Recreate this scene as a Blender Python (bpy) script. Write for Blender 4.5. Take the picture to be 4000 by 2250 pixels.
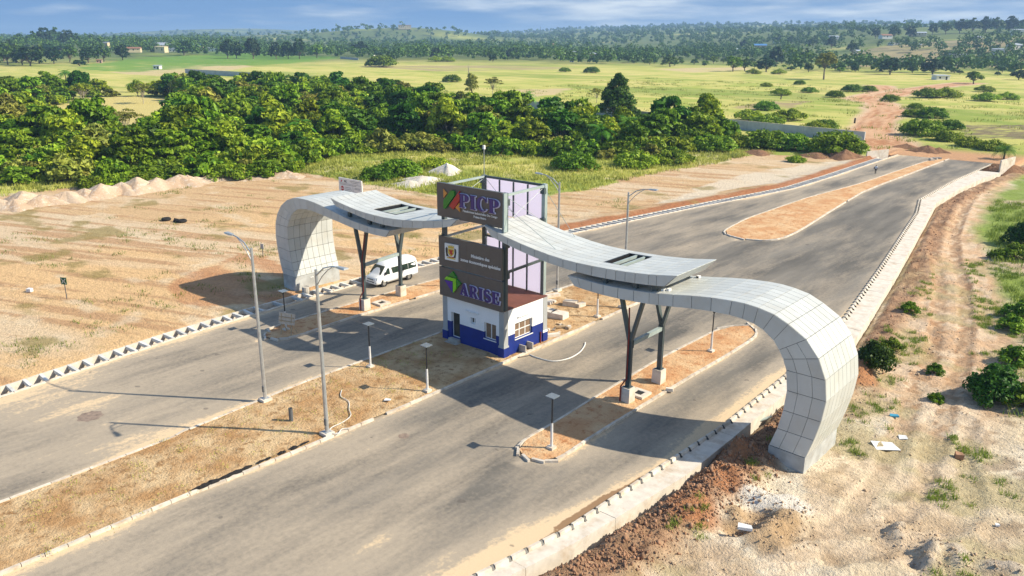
import bpy, bmesh, math, random
import numpy as np
from mathutils import Vector, Matrix
random.seed(7)
scene = bpy.context.scene
for o in list(bpy.data.objects): bpy.data.objects.remove(o)
C = scene.collection
rad = math.radians
# ------------------------------------------------------------------ camera
# world: X across the road (right), Y along the road, Z up, metres
FPX, PITCH, ROLL, YAW, CAMH = 3157.02, .302144558, .00546141, .714334768, 23.0
cp, sp = math.cos(PITCH), math.sin(PITCH)
_f = np.array([0, cp, -sp]); _r = np.array([1., 0, 0]); _u = np.cross(_r, _f)
_r, _u = math.cos(ROLL)*_r+math.sin(ROLL)*_u, -math.sin(ROLL)*_r+math.cos(ROLL)*_u
RW = np.array([[math.cos(YAW), -math.sin(YAW), 0], [math.sin(YAW), math.cos(YAW), 0], [0, 0, 1]])
_f, _r, _u = RW@_f, RW@_r, RW@_u
cam = bpy.data.cameras.new('camera'); camo = bpy.data.objects.new('camera', cam); C.objects.link(camo)
camo.matrix_world = Matrix([[_r[i], _u[i], -_f[i], (0, 0, CAMH)[i]] for i in range(3)]+[[0, 0, 0, 1]])
cam.sensor_width = 36; cam.lens = 36*FPX/4000; cam.clip_end = 30000; cam.clip_start = .5
scene.camera = camo
scene.render.resolution_x, scene.render.resolution_y = 1024, 576
# ------------------------------------------------------------------ light
SUN_AZ, SUN_EL = rad(34.5), rad(36.8)          # azimuth from +X towards +Y
world = bpy.data.worlds.new('World'); scene.world = world; world.use_nodes = True
wn, wl = world.node_tree.nodes, world.node_tree.links
for n in list(wn): wn.remove(n)
sky = wn.new('ShaderNodeTexSky'); sky.sky_type = 'NISHITA'; sky.sun_disc = False
sky.sun_elevation = SUN_EL; sky.sun_rotation = rad(90)-SUN_AZ
sky.altitude = 0; sky.air_density = 1.5; sky.dust_density = .6; sky.ozone_density = 4.0
tc = wn.new('ShaderNodeTexCoord')
mp = wn.new('ShaderNodeMapping'); mp.inputs['Scale'].default_value = (5, 5, 42); mp.inputs['Location'].default_value = (3.1, 0.4, 1.3)
nz = wn.new('ShaderNodeTexNoise'); nz.inputs['Scale'].default_value = 1.0; nz.inputs['Detail'].default_value = 7; nz.inputs['Roughness'].default_value = .55
rp = wn.new('ShaderNodeValToRGB'); rp.color_ramp.elements[0].position = .44; rp.color_ramp.elements[1].position = .70
n2 = wn.new('ShaderNodeTexNoise'); n2.inputs['Scale'].default_value = 2.3; n2.inputs['Detail'].default_value = 5
cr2 = wn.new('ShaderNodeValToRGB')
cr2.color_ramp.elements[0].position = .35; cr2.color_ramp.elements[0].color = (1.9, 2.7, 4.0, 1)
cr2.color_ramp.elements[1].position = .66; cr2.color_ramp.elements[1].color = (5.2, 5.6, 5.9, 1)
tint = wn.new('ShaderNodeMix'); tint.data_type = 'RGBA'; tint.blend_type = 'MULTIPLY'; tint.inputs['Factor'].default_value = 1
tint.inputs['B'].default_value = (.72, .86, 1.02, 1)
mx = wn.new('ShaderNodeMix'); mx.data_type = 'RGBA'
bg = wn.new('ShaderNodeBackground'); bg.inputs['Strength'].default_value = .11
wo = wn.new('ShaderNodeOutputWorld')
wl.new(tc.outputs['Generated'], mp.inputs['Vector']); wl.new(mp.outputs['Vector'], nz.inputs['Vector']); wl.new(mp.outputs['Vector'], n2.inputs['Vector'])
dt = wn.new('ShaderNodeVectorMath'); dt.operation = 'DOT_PRODUCT'; dt.inputs[1].default_value = (.72, .69, 0); wl.new(tc.outputs['Generated'], dt.inputs[0])
dm = wn.new('ShaderNodeMath'); dm.operation = 'MULTIPLY_ADD'; dm.inputs[1].default_value = .30; wl.new(dt.outputs['Value'], dm.inputs[0]); wl.new(nz.outputs['Fac'], dm.inputs[2])
wl.new(dm.outputs[0], rp.inputs['Fac']); wl.new(n2.outputs['Fac'], cr2.inputs['Fac'])
wl.new(sky.outputs['Color'], tint.inputs['A'])
# low blue cloud bank all round the horizon
sx = wn.new('ShaderNodeSeparateXYZ'); wl.new(tc.outputs['Generated'], sx.inputs[0])
bk = wn.new('ShaderNodeMapRange'); bk.interpolation_type = 'SMOOTHSTEP'; bk.inputs['From Min'].default_value = .02; bk.inputs['From Max'].default_value = .20; bk.inputs['To Min'].default_value = .94; bk.inputs['To Max'].default_value = 0; wl.new(sx.outputs['Z'], bk.inputs['Value'])
bm_ = wn.new('ShaderNodeMix'); bm_.data_type = 'RGBA'; bm_.inputs['B'].default_value = (.85, 1.9, 3.9, 1); wl.new(bk.outputs['Result'], bm_.inputs['Factor']); wl.new(tint.outputs['Result'], bm_.inputs['A'])
wl.new(bm_.outputs['Result'], mx.inputs['A']); wl.new(cr2.outputs['Color'], mx.inputs['B']); wl.new(rp.outputs['Color'], mx.inputs['Factor'])
wl.new(mx.outputs['Result'], bg.inputs['Color']); wl.new(bg.outputs['Background'], wo.inputs['Surface'])
sun = bpy.data.lights.new('sun', 'SUN'); sun.energy = 5.0; sun.angle = rad(.53); sun.color = (1, .90, .72)
suno = bpy.data.objects.new('sun', sun); C.objects.link(suno)
sd = Vector((math.cos(SUN_EL)*math.cos(SUN_AZ), math.cos(SUN_EL)*math.sin(SUN_AZ), math.sin(SUN_EL)))
suno.rotation_euler = sd.to_track_quat('Z', 'Y').to_euler(); suno.location = sd*300
vs = scene.view_settings; vs.view_transform = 'Standard'; vs.look = 'None'; vs.exposure = 0.6; vs.gamma = 1; vs.use_curve_mapping = False
scene.render.engine = 'CYCLES'
cy = scene.cycles; cy.max_bounces = 6; cy.diffuse_bounces = 3; cy.glossy_bounces = 3; cy.transmission_bounces = 4; cy.transparent_max_bounces = 6; cy.volume_bounces = 0
cy.sample_clamp_indirect = 6

# ------------------------------------------------------------------ pixel helpers (photo 4000 x 2250)
def ray(x, y):
    d = _f*FPX+_r*(x-2000)-_u*(y-1125); return d/np.linalg.norm(d)
def G(x, y, z=0.):                                  # pixel -> point on the level z
    d = ray(x, y); k = (z-CAMH)/d[2]; return Vector((d[0]*k, d[1]*k, z))
def PY(x, y, Y):                                    # pixel -> point on the plane Y
    d = ray(x, y); k = Y/d[1]; return Vector((d[0]*k, Y, CAMH+d[2]*k))
def HT(b, x, y):                                    # height of pixel (x, y) straight above ground point b
    d = ray(x, y); k = math.hypot(b[0], b[1])/math.hypot(d[0], d[1]); return CAMH+k*d[2]
# ------------------------------------------------------------------ noise in numpy
def _hash(ix, iy, s):
    h = (ix.astype(np.int64)*374761393+iy.astype(np.int64)*668265263+s*982451653) & 0x7fffffff
    h = ((h ^ (h >> 13))*1274126177) & 0x7fffffff
    return ((h ^ (h >> 16)) & 0xffff)/65535.
def vnoise(x, y, s=0):
    x = np.asarray(x, float); y = np.asarray(y, float)
    ix, iy = np.floor(x), np.floor(y); fx, fy = x-ix, y-iy
    fx = fx*fx*(3-2*fx); fy = fy*fy*(3-2*fy)
    a, b, c, d = _hash(ix, iy, s), _hash(ix+1, iy, s), _hash(ix, iy+1, s), _hash(ix+1, iy+1, s)
    return (a*(1-fx)+b*fx)*(1-fy)+(c*(1-fx)+d*fx)*fy
def fbm(x, y, s=0, o=4):
    r = 0; a = .5; t = 0
    for i in range(o):
        r = r+a*vnoise(x*2**i+17*i, y*2**i-9*i, s+i); t += a; a *= .5
    return r/t
def sstep(a, b, x):
    t = np.clip((x-a)/(b-a), 0, 1); return t*t*(3-2*t)
def inside(poly, x, y):
    r = np.zeros(np.shape(x), bool); n = len(poly)
    for i in range(n):
        x0, y0 = poly[i][0], poly[i][1]; x1, y1 = poly[(i+1) % n][0], poly[(i+1) % n][1]
        c = ((y0 > y) != (y1 > y)) & (x < (x1-x0)*(y-y0)/((y1-y0) if y1 != y0 else 1e-9)+x0); r ^= c
    return r
def dline(pts, x, y):                               # distance to a polyline, and arc length along it
    best = np.full(np.shape(x), 1e9); arc = np.zeros(np.shape(x)); L = 0
    for (ax, ay), (bx, by) in zip(pts[:-1], pts[1:]):
        dx, dy = bx-ax, by-ay; l = math.hypot(dx, dy)
        t = np.clip(((x-ax)*dx+(y-ay)*dy)/(l*l), 0, 1); d = np.hypot(x-ax-t*dx, y-ay-t*dy)
        m = d < best; best = np.where(m, d, best); arc = np.where(m, L+t*l, arc); L += l
    return best, arc
def gp(l): return [(G(*p).x, G(*p).y) for p in l]
# ------------------------------------------------------------------ materials
MATS = {}
def nodes_of(name):
    m = bpy.data.materials.new(name); m.use_nodes = True; MATS[name] = m
    nt = m.node_tree; p = nt.nodes['Principled BSDF']; return m, nt.nodes, nt.links, p
def noise(nn, ll, vec, scale, detail=5, rough=.55):
    n = nn.new('ShaderNodeTexNoise'); n.inputs['Scale'].default_value = scale; n.inputs['Detail'].default_value = detail; n.inputs['Roughness'].default_value = rough
    if vec is not None: ll.new(vec, n.inputs['Vector'])
    return n.outputs['Fac']
def ramp(nn, ll, fac, a, b, c0=(0, 0, 0, 1), c1=(1, 1, 1, 1)):
    r = nn.new('ShaderNodeValToRGB'); e = r.color_ramp.elements; e[0].position = a; e[1].position = b; e[0].color = c0; e[1].color = c1
    ll.new(fac, r.inputs['Fac']); return r.outputs['Color']
def mixc(nn, ll, fac, a, b, bt='MIX'):
    m = nn.new('ShaderNodeMix'); m.data_type = 'RGBA'; m.blend_type = bt
    for s, v in (('Factor', fac), ('A', a), ('B', b)):
        if isinstance(v, (float, int)): m.inputs[s].default_value = v
        elif isinstance(v, tuple): m.inputs[s].default_value = v if len(v) == 4 else (*v, 1)
        else: ll.new(v, m.inputs[s])
    return m.outputs['Result']
def math_(nn, ll, op, a, b=None):
    m = nn.new('ShaderNodeMath'); m.operation = op
    for i, v in enumerate((a, b)):
        if v is None: continue
        if isinstance(v, (float, int)): m.inputs[i].default_value = v
        else: ll.new(v, m.inputs[i])
    return m.outputs[0]
def bump(nn, ll, p, h, strength=.3, dist=.05):
    b = nn.new('ShaderNodeBump'); b.inputs['Strength'].default_value = strength; b.inputs['Distance'].default_value = dist
    ll.new(h, b.inputs['Height']); ll.new(b.outputs['Normal'], p.inputs['Normal'])
def mat(name, col, rough=.7, metal=0., var=.18, scale=1.5, bmp=0., bscale=25, objvar=0., stain=None, stain_amt=.5, stain_scale=.7, spec=.5):
    m, nn, ll, p = nodes_of(name)
    g = nn.new('ShaderNodeNewGeometry').outputs['Position']
    f = noise(nn, ll, g, scale, 6)
    c = tuple(col)
    a = tuple(max(0, v*(1-var)) for v in c); b = tuple(v*(1+var) for v in c)
    out = mixc(nn, ll, ramp(nn, ll, f, .3, .7), a, b)
    if objvar:
        oi = nn.new('ShaderNodeObjectInfo'); mr = nn.new('ShaderNodeMapRange'); ll.new(oi.outputs['Random'], mr.inputs['Value'])
        mr.inputs['To Min'].default_value = 1-objvar; mr.inputs['To Max'].default_value = 1+objvar
        out = mixc(nn, ll, 1., out, mr.outputs['Result'], 'MULTIPLY')
    if stain:
        s = ramp(nn, ll, noise(nn, ll, g, stain_scale, 8, .65), .5, .72); s = math_(nn, ll, 'MULTIPLY', s, stain_amt)
        out = mixc(nn, ll, s, out, stain)
    ll.new(out, p.inputs['Base Color']); p.inputs['Roughness'].default_value = rough; p.inputs['Metallic'].default_value = metal
    p.inputs['Specular IOR Level'].default_value = spec
    if bmp: bump(nn, ll, p, noise(nn, ll, g, bscale, 5), bmp, .02)
    return m
mat('concrete', (.42, .39, .34), .85, var=.2, scale=1.2, bmp=.3, stain=(.30, .19, .10), stain_amt=.7)
mat('concrete_pale', (.62, .56, .48), .85, var=.14, scale=1.6, bmp=.25, stain=(.40, .27, .15), stain_amt=.7, stain_scale=.9)
mat('strut_concrete', (.60, .59, .56), .8, var=.15, scale=2, objvar=.15)
mat('plinth_concrete', (.40, .41, .40), .85, var=.22, scale=.9, bmp=.3, stain=(.25, .22, .18), stain_amt=.6, stain_scale=1.1)
mat('kerb_stone', (.56, .50, .42), .85, var=.18, scale=2.2, bmp=.3, objvar=.12, stain=(.36, .24, .14), stain_amt=.75, stain_scale=1.3)
mat('cladding', (.505, .52, .50), .38, .0, var=.05, scale=.7, objvar=.06, stain=(.42, .39, .33), stain_amt=.45, stain_scale=.8)
mat('cladding_core', (.05, .05, .05), .8, var=.1)
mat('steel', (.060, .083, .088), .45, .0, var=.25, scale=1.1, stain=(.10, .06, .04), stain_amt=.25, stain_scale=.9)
mat('steel_light', (.30, .36, .35), .45, .0, var=.15, scale=1.1)  # on the tower, the lit tone of the same steel paint
mat('galvanised', (.45, .47, .48), .38, .55, var=.15, scale=3)
mat('black_pole', (.015, .016, .018), .4, 0, var=.2)
mat('white_wrap', (.66, .65, .63), .6, 0, var=.12, scale=9, bmp=.5, bscale=30)
mat('solar_panel', (.16, .19, .22), .22, 0, var=.1)
mat('white_paint', (.80, .81, .81), .6, var=.04, scale=.8, bmp=.08)
mat('grey_pilaster', (.36, .37, .37), .6, var=.06)
mat('blue_paint', (.004, .022, .19), .5, var=.2, scale=1.2, bmp=.1)
mat('terrace_red', (.15, .052, .036), .75, var=.2, scale=1.5)
mat('sign_brown', (.125, .098, .078), .6, var=.08, scale=2)
def board_mat():
    m = mat('lilac_board', (.62, .58, .74), .5, var=.05, scale=1); nn, ll = m.node_tree.nodes, m.node_tree.links
    tr = nn.new('ShaderNodeBsdfTranslucent'); tr.inputs['Color'].default_value = (.88, .85, .97, 1); ms = nn.new('ShaderNodeMixShader'); ms.inputs[0].default_value = .8
    ll.new(nn['Principled BSDF'].outputs[0], ms.inputs[1]); ll.new(tr.outputs[0], ms.inputs[2]); ll.new(ms.outputs[0], nn['Material Output'].inputs['Surface'])
board_mat()
mat('frame_white', (.78, .78, .77), .4, var=.03)
mat('glass_dark', (.05, .045, .035), .08, var=.3, scale=1.5)
mat('van_glass', (.018, .035, .026), .06, var=.3, scale=3)
mat('curtain', (.20, .13, .08), .7, var=.2, scale=6)
mat('violet', (.035, .012, .16), .35, var=.1); mat('letter_edge', (.62, .60, .78), .4, var=.03)
mat('letter_white', (.75, .74, .72), .5, var=.03)
mat('logo_green', (.008, .20, .012), .3, var=.12); mat('logo_red', (.42, .012, .015), .3, var=.1); mat('logo_orange', (.62, .25, .04), .4, var=.06)
mat('logo_lime', (.22, .58, .01), .3, var=.06); mat('logo_violet', (.06, .008, .28), .3, var=.08); mat('logo_gold', (.60, .42, .04), .4, var=.1)
mat('logo_black', (.02, .015, .012), .5, var=.1); mat('sign_white', (.74, .74, .72), .5, var=.03); mat('sign_green', (.01, .09, .03), .5, var=.05); mat('sign_red', (.5, .02, .02), .5, var=.05)
mat('car_white', (.78, .79, .80), .25, 0, var=.02, stain=(.55, .45, .35), stain_amt=.12, stain_scale=1.2); mat('tyre', (.018, .017, .016), .85, var=.2); mat('rim', (.32, .31, .29), .4, .6, var=.2)
mat('lamp_glass', (.55, .57, .58), .12, .2, var=.05); mat('black_plastic', (.012, .012, .013), .5, var=.1)
mat('rust_pipe', (.20, .022, .012), .6, var=.25, scale=2); mat('grey_pipe', (.10, .11, .12), .5, var=.15)
mat('wood', (.42, .31, .19), .8, var=.25, scale=6, objvar=.2); mat('ply', (.50, .42, .33), .8, var=.15, scale=5)
mat('cable_white', (.66, .64, .60), .6, var=.05); mat('rubber', (.012, .011, .011), .9, var=.2)
mat('rubbish', (.68, .68, .68), .6, var=.1); mat('blue_plastic', (.05, .30, .45), .5, var=.1); mat('charred', (.012, .010, .009), .95, var=.4, scale=8, bmp=.6)
mat('wall_grey', (.42, .45, .46), .85, var=.12, scale=.6, objvar=.07, stain=(.20, .20, .19), stain_amt=.4, stain_scale=.5)
mat('house_white', (.68, .67, .63), .8, var=.06); mat('house_cream', (.60, .50, .32), .8, var=.06); mat('house_pink', (.45, .30, .24), .8, var=.06)
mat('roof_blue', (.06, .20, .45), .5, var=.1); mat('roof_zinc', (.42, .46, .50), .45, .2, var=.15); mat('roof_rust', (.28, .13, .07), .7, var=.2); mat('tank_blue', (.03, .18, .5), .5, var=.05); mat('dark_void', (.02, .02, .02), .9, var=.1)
mat('shirt', (.50, .56, .66), .8, var=.08, scale=8); mat('trousers', (.012, .012, .016), .85, var=.1); mat('skin', (.06, .03, .018), .6, var=.1); mat('hair', (.006, .005, .004), .8, var=.1)
mat('bark', (.16, .12, .085), .9, var=.35, scale=3); mat('bark_pale', (.36, .32, .25), .9, var=.25, scale=2.5); mat('dead_wood', (.13, .11, .09), .9, var=.3)
mat('clod', (.30, .165, .095), .95, var=.45, scale=2.2, bmp=.5, bscale=9, objvar=.25); mat('clod_pale', (.46, .37, .27), .95, var=.3, scale=2.5, bmp=.5, bscale=9)
mat('damp_patch', (.235, .175, .135), .9, var=.35, scale=4)
mat('clod_tan', (.40, .29, .19), .95, var=.4, scale=2.5, bmp=.5, bscale=9)
mat('bitumen', (.02, .023, .028), .5, var=.3)
def soil(name, base, c2, c3, s1=.25, bmp=.6, attr=None):
    m, nn, ll, p = nodes_of(name)
    g = nn.new('ShaderNodeNewGeometry').outputs['Position']
    if attr:
        a = nn.new('ShaderNodeAttribute'); a.attribute_name = attr; c = a.outputs['Color']
        c = mixc(nn, ll, 1., c, ramp(nn, ll, noise(nn, ll, g, 2.6, 8, .66), .28, .72, (.80, .78, .75, 1), (1.18, 1.18, 1.18, 1)), 'MULTIPLY')
    else:
        c = mixc(nn, ll, ramp(nn, ll, noise(nn, ll, g, s1, 8, .62), .40, .62), base, c2)
        c = mixc(nn, ll, ramp(nn, ll, noise(nn, ll, g, s1*4.5, 9, .75), .52, .62), c, c3)
    sp_ = ramp(nn, ll, noise(nn, ll, g, 14, 3, .6), .30, .42, (.72, .70, .66, 1), (1, 1, 1, 1))
    c = mixc(nn, ll, 1., c, sp_, 'MULTIPLY')
    ll.new(c, p.inputs['Base Color']); p.inputs['Roughness'].default_value = .95; p.inputs['Specular IOR Level'].default_value = .15
    h = math_(nn, ll, 'ADD', noise(nn, ll, g, 1.6, 9, .72), math_(nn, ll, 'MULTIPLY', noise(nn, ll, g, 7, 4, .6), .45))
    bump(nn, ll, p, h, bmp, .30)
    return m
soil('soil_ground', None, None, None, bmp=.9, attr='soil')
soil('soil_median', (.65, .47, .27), (.46, .265, .12), (.33, .19, .085), .40, .9)
soil('soil_red', (.55, .30, .145), (.64, .44, .25), (.44, .20, .085), .35, .6)
soil('soil_heap', (.56, .43, .31), (.48, .34, .23), (.62, .53, .43), .3, .7)
soil('soil_white', (.72, .68, .62), (.60, .54, .46), (.5, .44, .36), .4, .7)
soil('soil_brown', (.27, .145, .08), (.20, .11, .065), (.36, .21, .12), .6, 1.)
DAMP = gp([(2200+a/1.7046, 1400+b/1.7046) for a, b in ((-160, 1230), (0, 1085), (130, 1005), (340, 880), (520, 790), (700, 720), (640, 770), (500, 862), (330, 955), (140, 1065), (0, 1150), (-150, 1260))])
def asphalt():
    m, nn, ll, p = nodes_of('asphalt')
    g = nn.new('ShaderNodeNewGeometry').outputs['Position']
    mpn = nn.new('ShaderNodeMapping'); mpn.inputs['Scale'].default_value = (1, .16, 1); mpn.inputs['Rotation'].default_value = (0, 0, .05); ll.new(g, mpn.inputs['Vector'])
    st = mpn.outputs['Vector']
    at = nn.new('ShaderNodeAttribute'); at.attribute_name = 'dust'
    base = mixc(nn, ll, ramp(nn, ll, noise(nn, ll, st, .35, 7, .6), .35, .65), (.100, .093, .083), (.205, .184, .155))
    d1 = noise(nn, ll, st, .8, 9, .68); d2 = noise(nn, ll, g, 3.5, 6, .7)
    k = math_(nn, ll, 'ADD', math_(nn, ll, 'MULTIPLY', d1, .62), math_(nn, ll, 'MULTIPLY', d2, .38))
    k = math_(nn, ll, 'ADD', k, math_(nn, ll, 'MULTIPLY', math_(nn, ll, 'SUBTRACT', at.outputs['Fac'], .5), .62))
    film = mixc(nn, ll, ramp(nn, ll, k, .30, .62), base, (.365, .305, .232))
    sand = mixc(nn, ll, ramp(nn, ll, k, .66, .76), film, (.62, .47, .30))
    spk = ramp(nn, ll, noise(nn, ll, g, 22, 3, .7), .33, .47, (.74, .74, .74, 1), (1.04, 1.04, 1.04, 1))
    c = mixc(nn, ll, 1., sand, spk, 'MULTIPLY')
    # oil and repair spots
    sp2 = ramp(nn, ll, noise(nn, ll, g, .9, 2, .4), .73, .75); c = mixc(nn, ll, math_(nn, ll, 'MULTIPLY', sp2, .55), c, (.10, .085, .075))
    dm_ = nn.new('ShaderNodeAttribute'); dm_.attribute_name = 'damp'; c = mixc(nn, ll, math_(nn, ll, 'MULTIPLY', ramp(nn, ll, math_(nn, ll, 'ADD', dm_.outputs['Fac'], math_(nn, ll, 'MULTIPLY', math_(nn, ll, 'SUBTRACT', d2, .5), .6)), .42, .56), .9), c, (.235, .135, .068))
    ll.new(c, p.inputs['Base Color']); p.inputs['Roughness'].default_value = .88; p.inputs['Specular IOR Level'].default_value = .25
    bump(nn, ll, p, math_(nn, ll, 'ADD', noise(nn, ll, g, 30, 4), math_(nn, ll, 'MULTIPLY', k, 2)), .25, .03)
asphalt()
def leafmat(name, c0, c1, hue=.0, trans=.22):
    m, nn, ll, p = nodes_of(name)
    ge = nn.new('ShaderNodeNewGeometry'); oi = nn.new('ShaderNodeObjectInfo')
    c = mixc(nn, ll, ge.outputs['Random Per Island'], c0, c1)
    f = noise(nn, ll, ge.outputs['Position'], .35, 3)
    c = mixc(nn, ll, math_(nn, ll, 'MULTIPLY', ramp(nn, ll, f, .42, .66), .35), c, tuple(v*s for v, s in zip(c1, (1.15, 1.08, .8))))
    hs = nn.new('ShaderNodeHueSaturation'); mr = nn.new('ShaderNodeMapRange'); ll.new(oi.outputs['Random'], mr.inputs['Value'])
    mr.inputs['To Min'].default_value = .487; mr.inputs['To Max'].default_value = .52; ll.new(mr.outputs['Result'], hs.inputs['Hue'])
    mr2 = nn.new('ShaderNodeMapRange'); ll.new(math_(nn, ll, 'FRACT', math_(nn, ll, 'MULTIPLY', oi.outputs['Random'], 7.3)), mr2.inputs['Value'])
    mr2.inputs['To Min'].default_value = .7; mr2.inputs['To Max'].default_value = 1.3; ll.new(mr2.outputs['Result'], hs.inputs['Value'])
    ll.new(c, hs.inputs['Color'])
    ll.new(hs.outputs['Color'], p.inputs['Base Color']); p.inputs['Roughness'].default_value = .5; p.inputs['Specular IOR Level'].default_value = .15
    tr = nn.new('ShaderNodeBsdfTranslucent'); ll.new(hs.outputs['Color'], tr.inputs['Color'])
    ms = nn.new('ShaderNodeMixShader'); ms.inputs[0].default_value = trans
    ll.new(p.outputs[0], ms.inputs[1]); ll.new(tr.outputs[0], ms.inputs[2]); ll.new(ms.outputs[0], nn['Material Output'].inputs['Surface'])
leafmat('leaf_light', (.045, .125, .004), (.40, .49, .035))
leafmat('leaf_mid', (.025, .095, .004), (.24, .36, .022))
leafmat('leaf_dark', (.018, .075, .005), (.075, .17, .012))
leafmat('leaf_olive', (.09, .12, .015), (.36, .36, .07))
leafmat('leaf_bush', (.016, .055, .005), (.065, .135, .014))
leafmat('leaf_palm', (.04, .17, .008), (.16, .32, .03))
leafmat('leaf_far', (.030, .085, .012), (.10, .17, .028), trans=.1)
leafmat('leaf_far_dark', (.013, .042, .010), (.040, .082, .018), trans=.1)
leafmat('grass_dry', (.25, .27, .045), (.47, .46, .12), trans=.3)
leafmat('grass_green', (.11, .18, .02), (.27, .32, .06), trans=.3)
# ------------------------------------------------------------------ mesh helpers
class MB:
    def __init__(s): s.v = []; s.f = []
    def hexa(s, p):                                 # 8 points: bottom ring 0-3, top ring 4-7
        n = len(s.v); s.v += [tuple(q) for q in p]
        s.f += [(n, n+3, n+2, n+1), (n+4, n+5, n+6, n+7)]+[(n+i, n+(i+1) % 4, n+4+(i+1) % 4, n+4+i) for i in range(4)]; return s
    def box(s, x0, x1, y0, y1, z0, z1):
        return s.hexa([(x0, y0, z0), (x1, y0, z0), (x1, y1, z0), (x0, y1, z0), (x0, y0, z1), (x1, y0, z1), (x1, y1, z1), (x0, y1, z1)])
    def bar(s, a, b, w, h=None, up=(0, 0, 1)):      # rectangular beam between two points
        a, b = Vector(a), Vector(b); d = (b-a).normalized(); h = h or w
        u = Vector(up)
        if abs(d.dot(u)) > .97: u = Vector((0, 1, 0))
        r = d.cross(u).normalized(); u = r.cross(d)
        q = [(-1, -1), (1, -1), (1, 1), (-1, 1)]
        return s.hexa([a+r*(i*w/2)+u*(j*h/2) for i, j in q]+[b+r*(i*w/2)+u*(j*h/2) for i, j in q])
    def tube(s, pts, rads, n=8, cap=True):
        pts = [Vector(p) for p in pts]
        if not hasattr(rads, '__len__'): rads = [rads]*len(pts)
        base = len(s.v); ref = None
        for i, p in enumerate(pts):
            d = (pts[min(i+1, len(pts)-1)]-pts[max(i-1, 0)]).normalized()
            if ref is None:
                ref = Vector((0, 0, 1)) if abs(d.z) < .9 else Vector((1, 0, 0))
            x = d.cross(ref).normalized(); y = x.cross(d); ref = y if abs(d.dot(y)) < .9 else ref
            for k in range(n):
                a = 2*math.pi*k/n; s.v.append(tuple(p+(x*math.cos(a)+y*math.sin(a))*rads[i]))
        for i in range(len(pts)-1):
            for k in range(n):
                a, b = base+i*n+k, base+i*n+(k+1) % n; s.f.append((a, b, b+n, a+n))
        if cap:
            s.f.append(tuple(base+k for k in range(n))[::-1]); e = base+(len(pts)-1)*n; s.f.append(tuple(e+k for k in range(n)))
        return s
    def prism(s, poly, fn, d0, d1):                 # polygon (u, v) between depths; fn(u, v, d) -> point
        n = len(s.v); k = len(poly)
        s.v += [tuple(fn(u, v, d0)) for u, v in poly]+[tuple(fn(u, v, d1)) for u, v in poly]
        s.f += [tuple(range(n, n+k)), tuple(range(n+2*k-1, n+k-1, -1))]+[(n+i, n+(i+1) % k, n+k+(i+1) % k, n+k+i) for i in range(k)]; return s
    def mesh(s, name, m=None, off=(0, 0, 0), smooth=False):
        me = bpy.data.meshes.new(name); o = off
        me.from_pydata([(a-o[0], b-o[1], c-o[2]) for a, b, c in s.v], [], s.f)
        bm = bmesh.new(); bm.from_mesh(me); bmesh.ops.recalc_face_normals(bm, faces=bm.faces); bm.to_mesh(me); bm.free()
        if smooth: me.polygons.foreach_set('use_smooth', [True]*len(me.polygons))
        if m: me.materials.append(MATS[m])
        return me
    def build(s, name, m, parent=None, smooth=False):
        off = parent.location if parent else (0, 0, 0)
        if parent and parent.parent: off = Vector(parent.location)+Vector(parent.parent.location)
        return link(name, s.mesh(name, m, off, smooth), parent)
def link(name, me, parent=None, loc=None):
    o = bpy.data.objects.new(name, me); C.objects.link(o)
    if parent: o.parent = parent
    if loc is not None: o.location = loc
    return o
def tag(o, label, cat, group=None):
    o['label'] = label; o['category'] = cat
    if group: o['group'] = group
    return o
def thing(name, label, cat, loc=(0, 0, 0), rz=0, group=None):
    o = bpy.data.objects.new(name, None); C.objects.link(o); o.location = loc; o.rotation_euler = (0, 0, rz); o.empty_display_size = .2
    return tag(o, label, cat, group)
def struct(o): o['kind'] = 'structure'; return o
def copy_tree(o, loc=None, rz=None, scale=None, parent=None, label=None):
    c = o.copy(); C.objects.link(c)
    if parent: c.parent = parent
    if loc is not None: c.location = loc
    if rz is not None: c.rotation_euler = (0, 0, rz)
    if scale is not None: c.scale = scale if hasattr(scale, '__len__') else (scale,)*3
    if label: c['label'] = label
    for ch in o.children: copy_tree(ch, parent=c)
    return c
def np_mesh(name, v, f, m=None, smooth=False):
    me = bpy.data.meshes.new(name); v = np.ascontiguousarray(v, np.float32); f = np.ascontiguousarray(f, np.int32); k = f.shape[1]
    me.vertices.add(len(v)); me.vertices.foreach_set('co', v.ravel()); me.loops.add(f.size); me.loops.foreach_set('vertex_index', f.ravel())
    me.polygons.add(len(f)); me.polygons.foreach_set('loop_start', np.arange(0, f.size, k, dtype=np.int32)); me.polygons.foreach_set('loop_total', np.full(len(f), k, np.int32))
    if smooth: me.polygons.foreach_set('use_smooth', np.ones(len(f), bool))
    if m: me.materials.append(MATS[m])
    me.update(calc_edges=True); return me
def grid_faces(r, c):
    i = np.arange((r-1)*c).reshape(r-1, c)[:, :-1].ravel(); return np.stack([i, i+1, i+c+1, i+c], 1)
def interp(tab, y): return np.interp(y, [t[1] for t in tab], [t[0] for t in tab])
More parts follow.
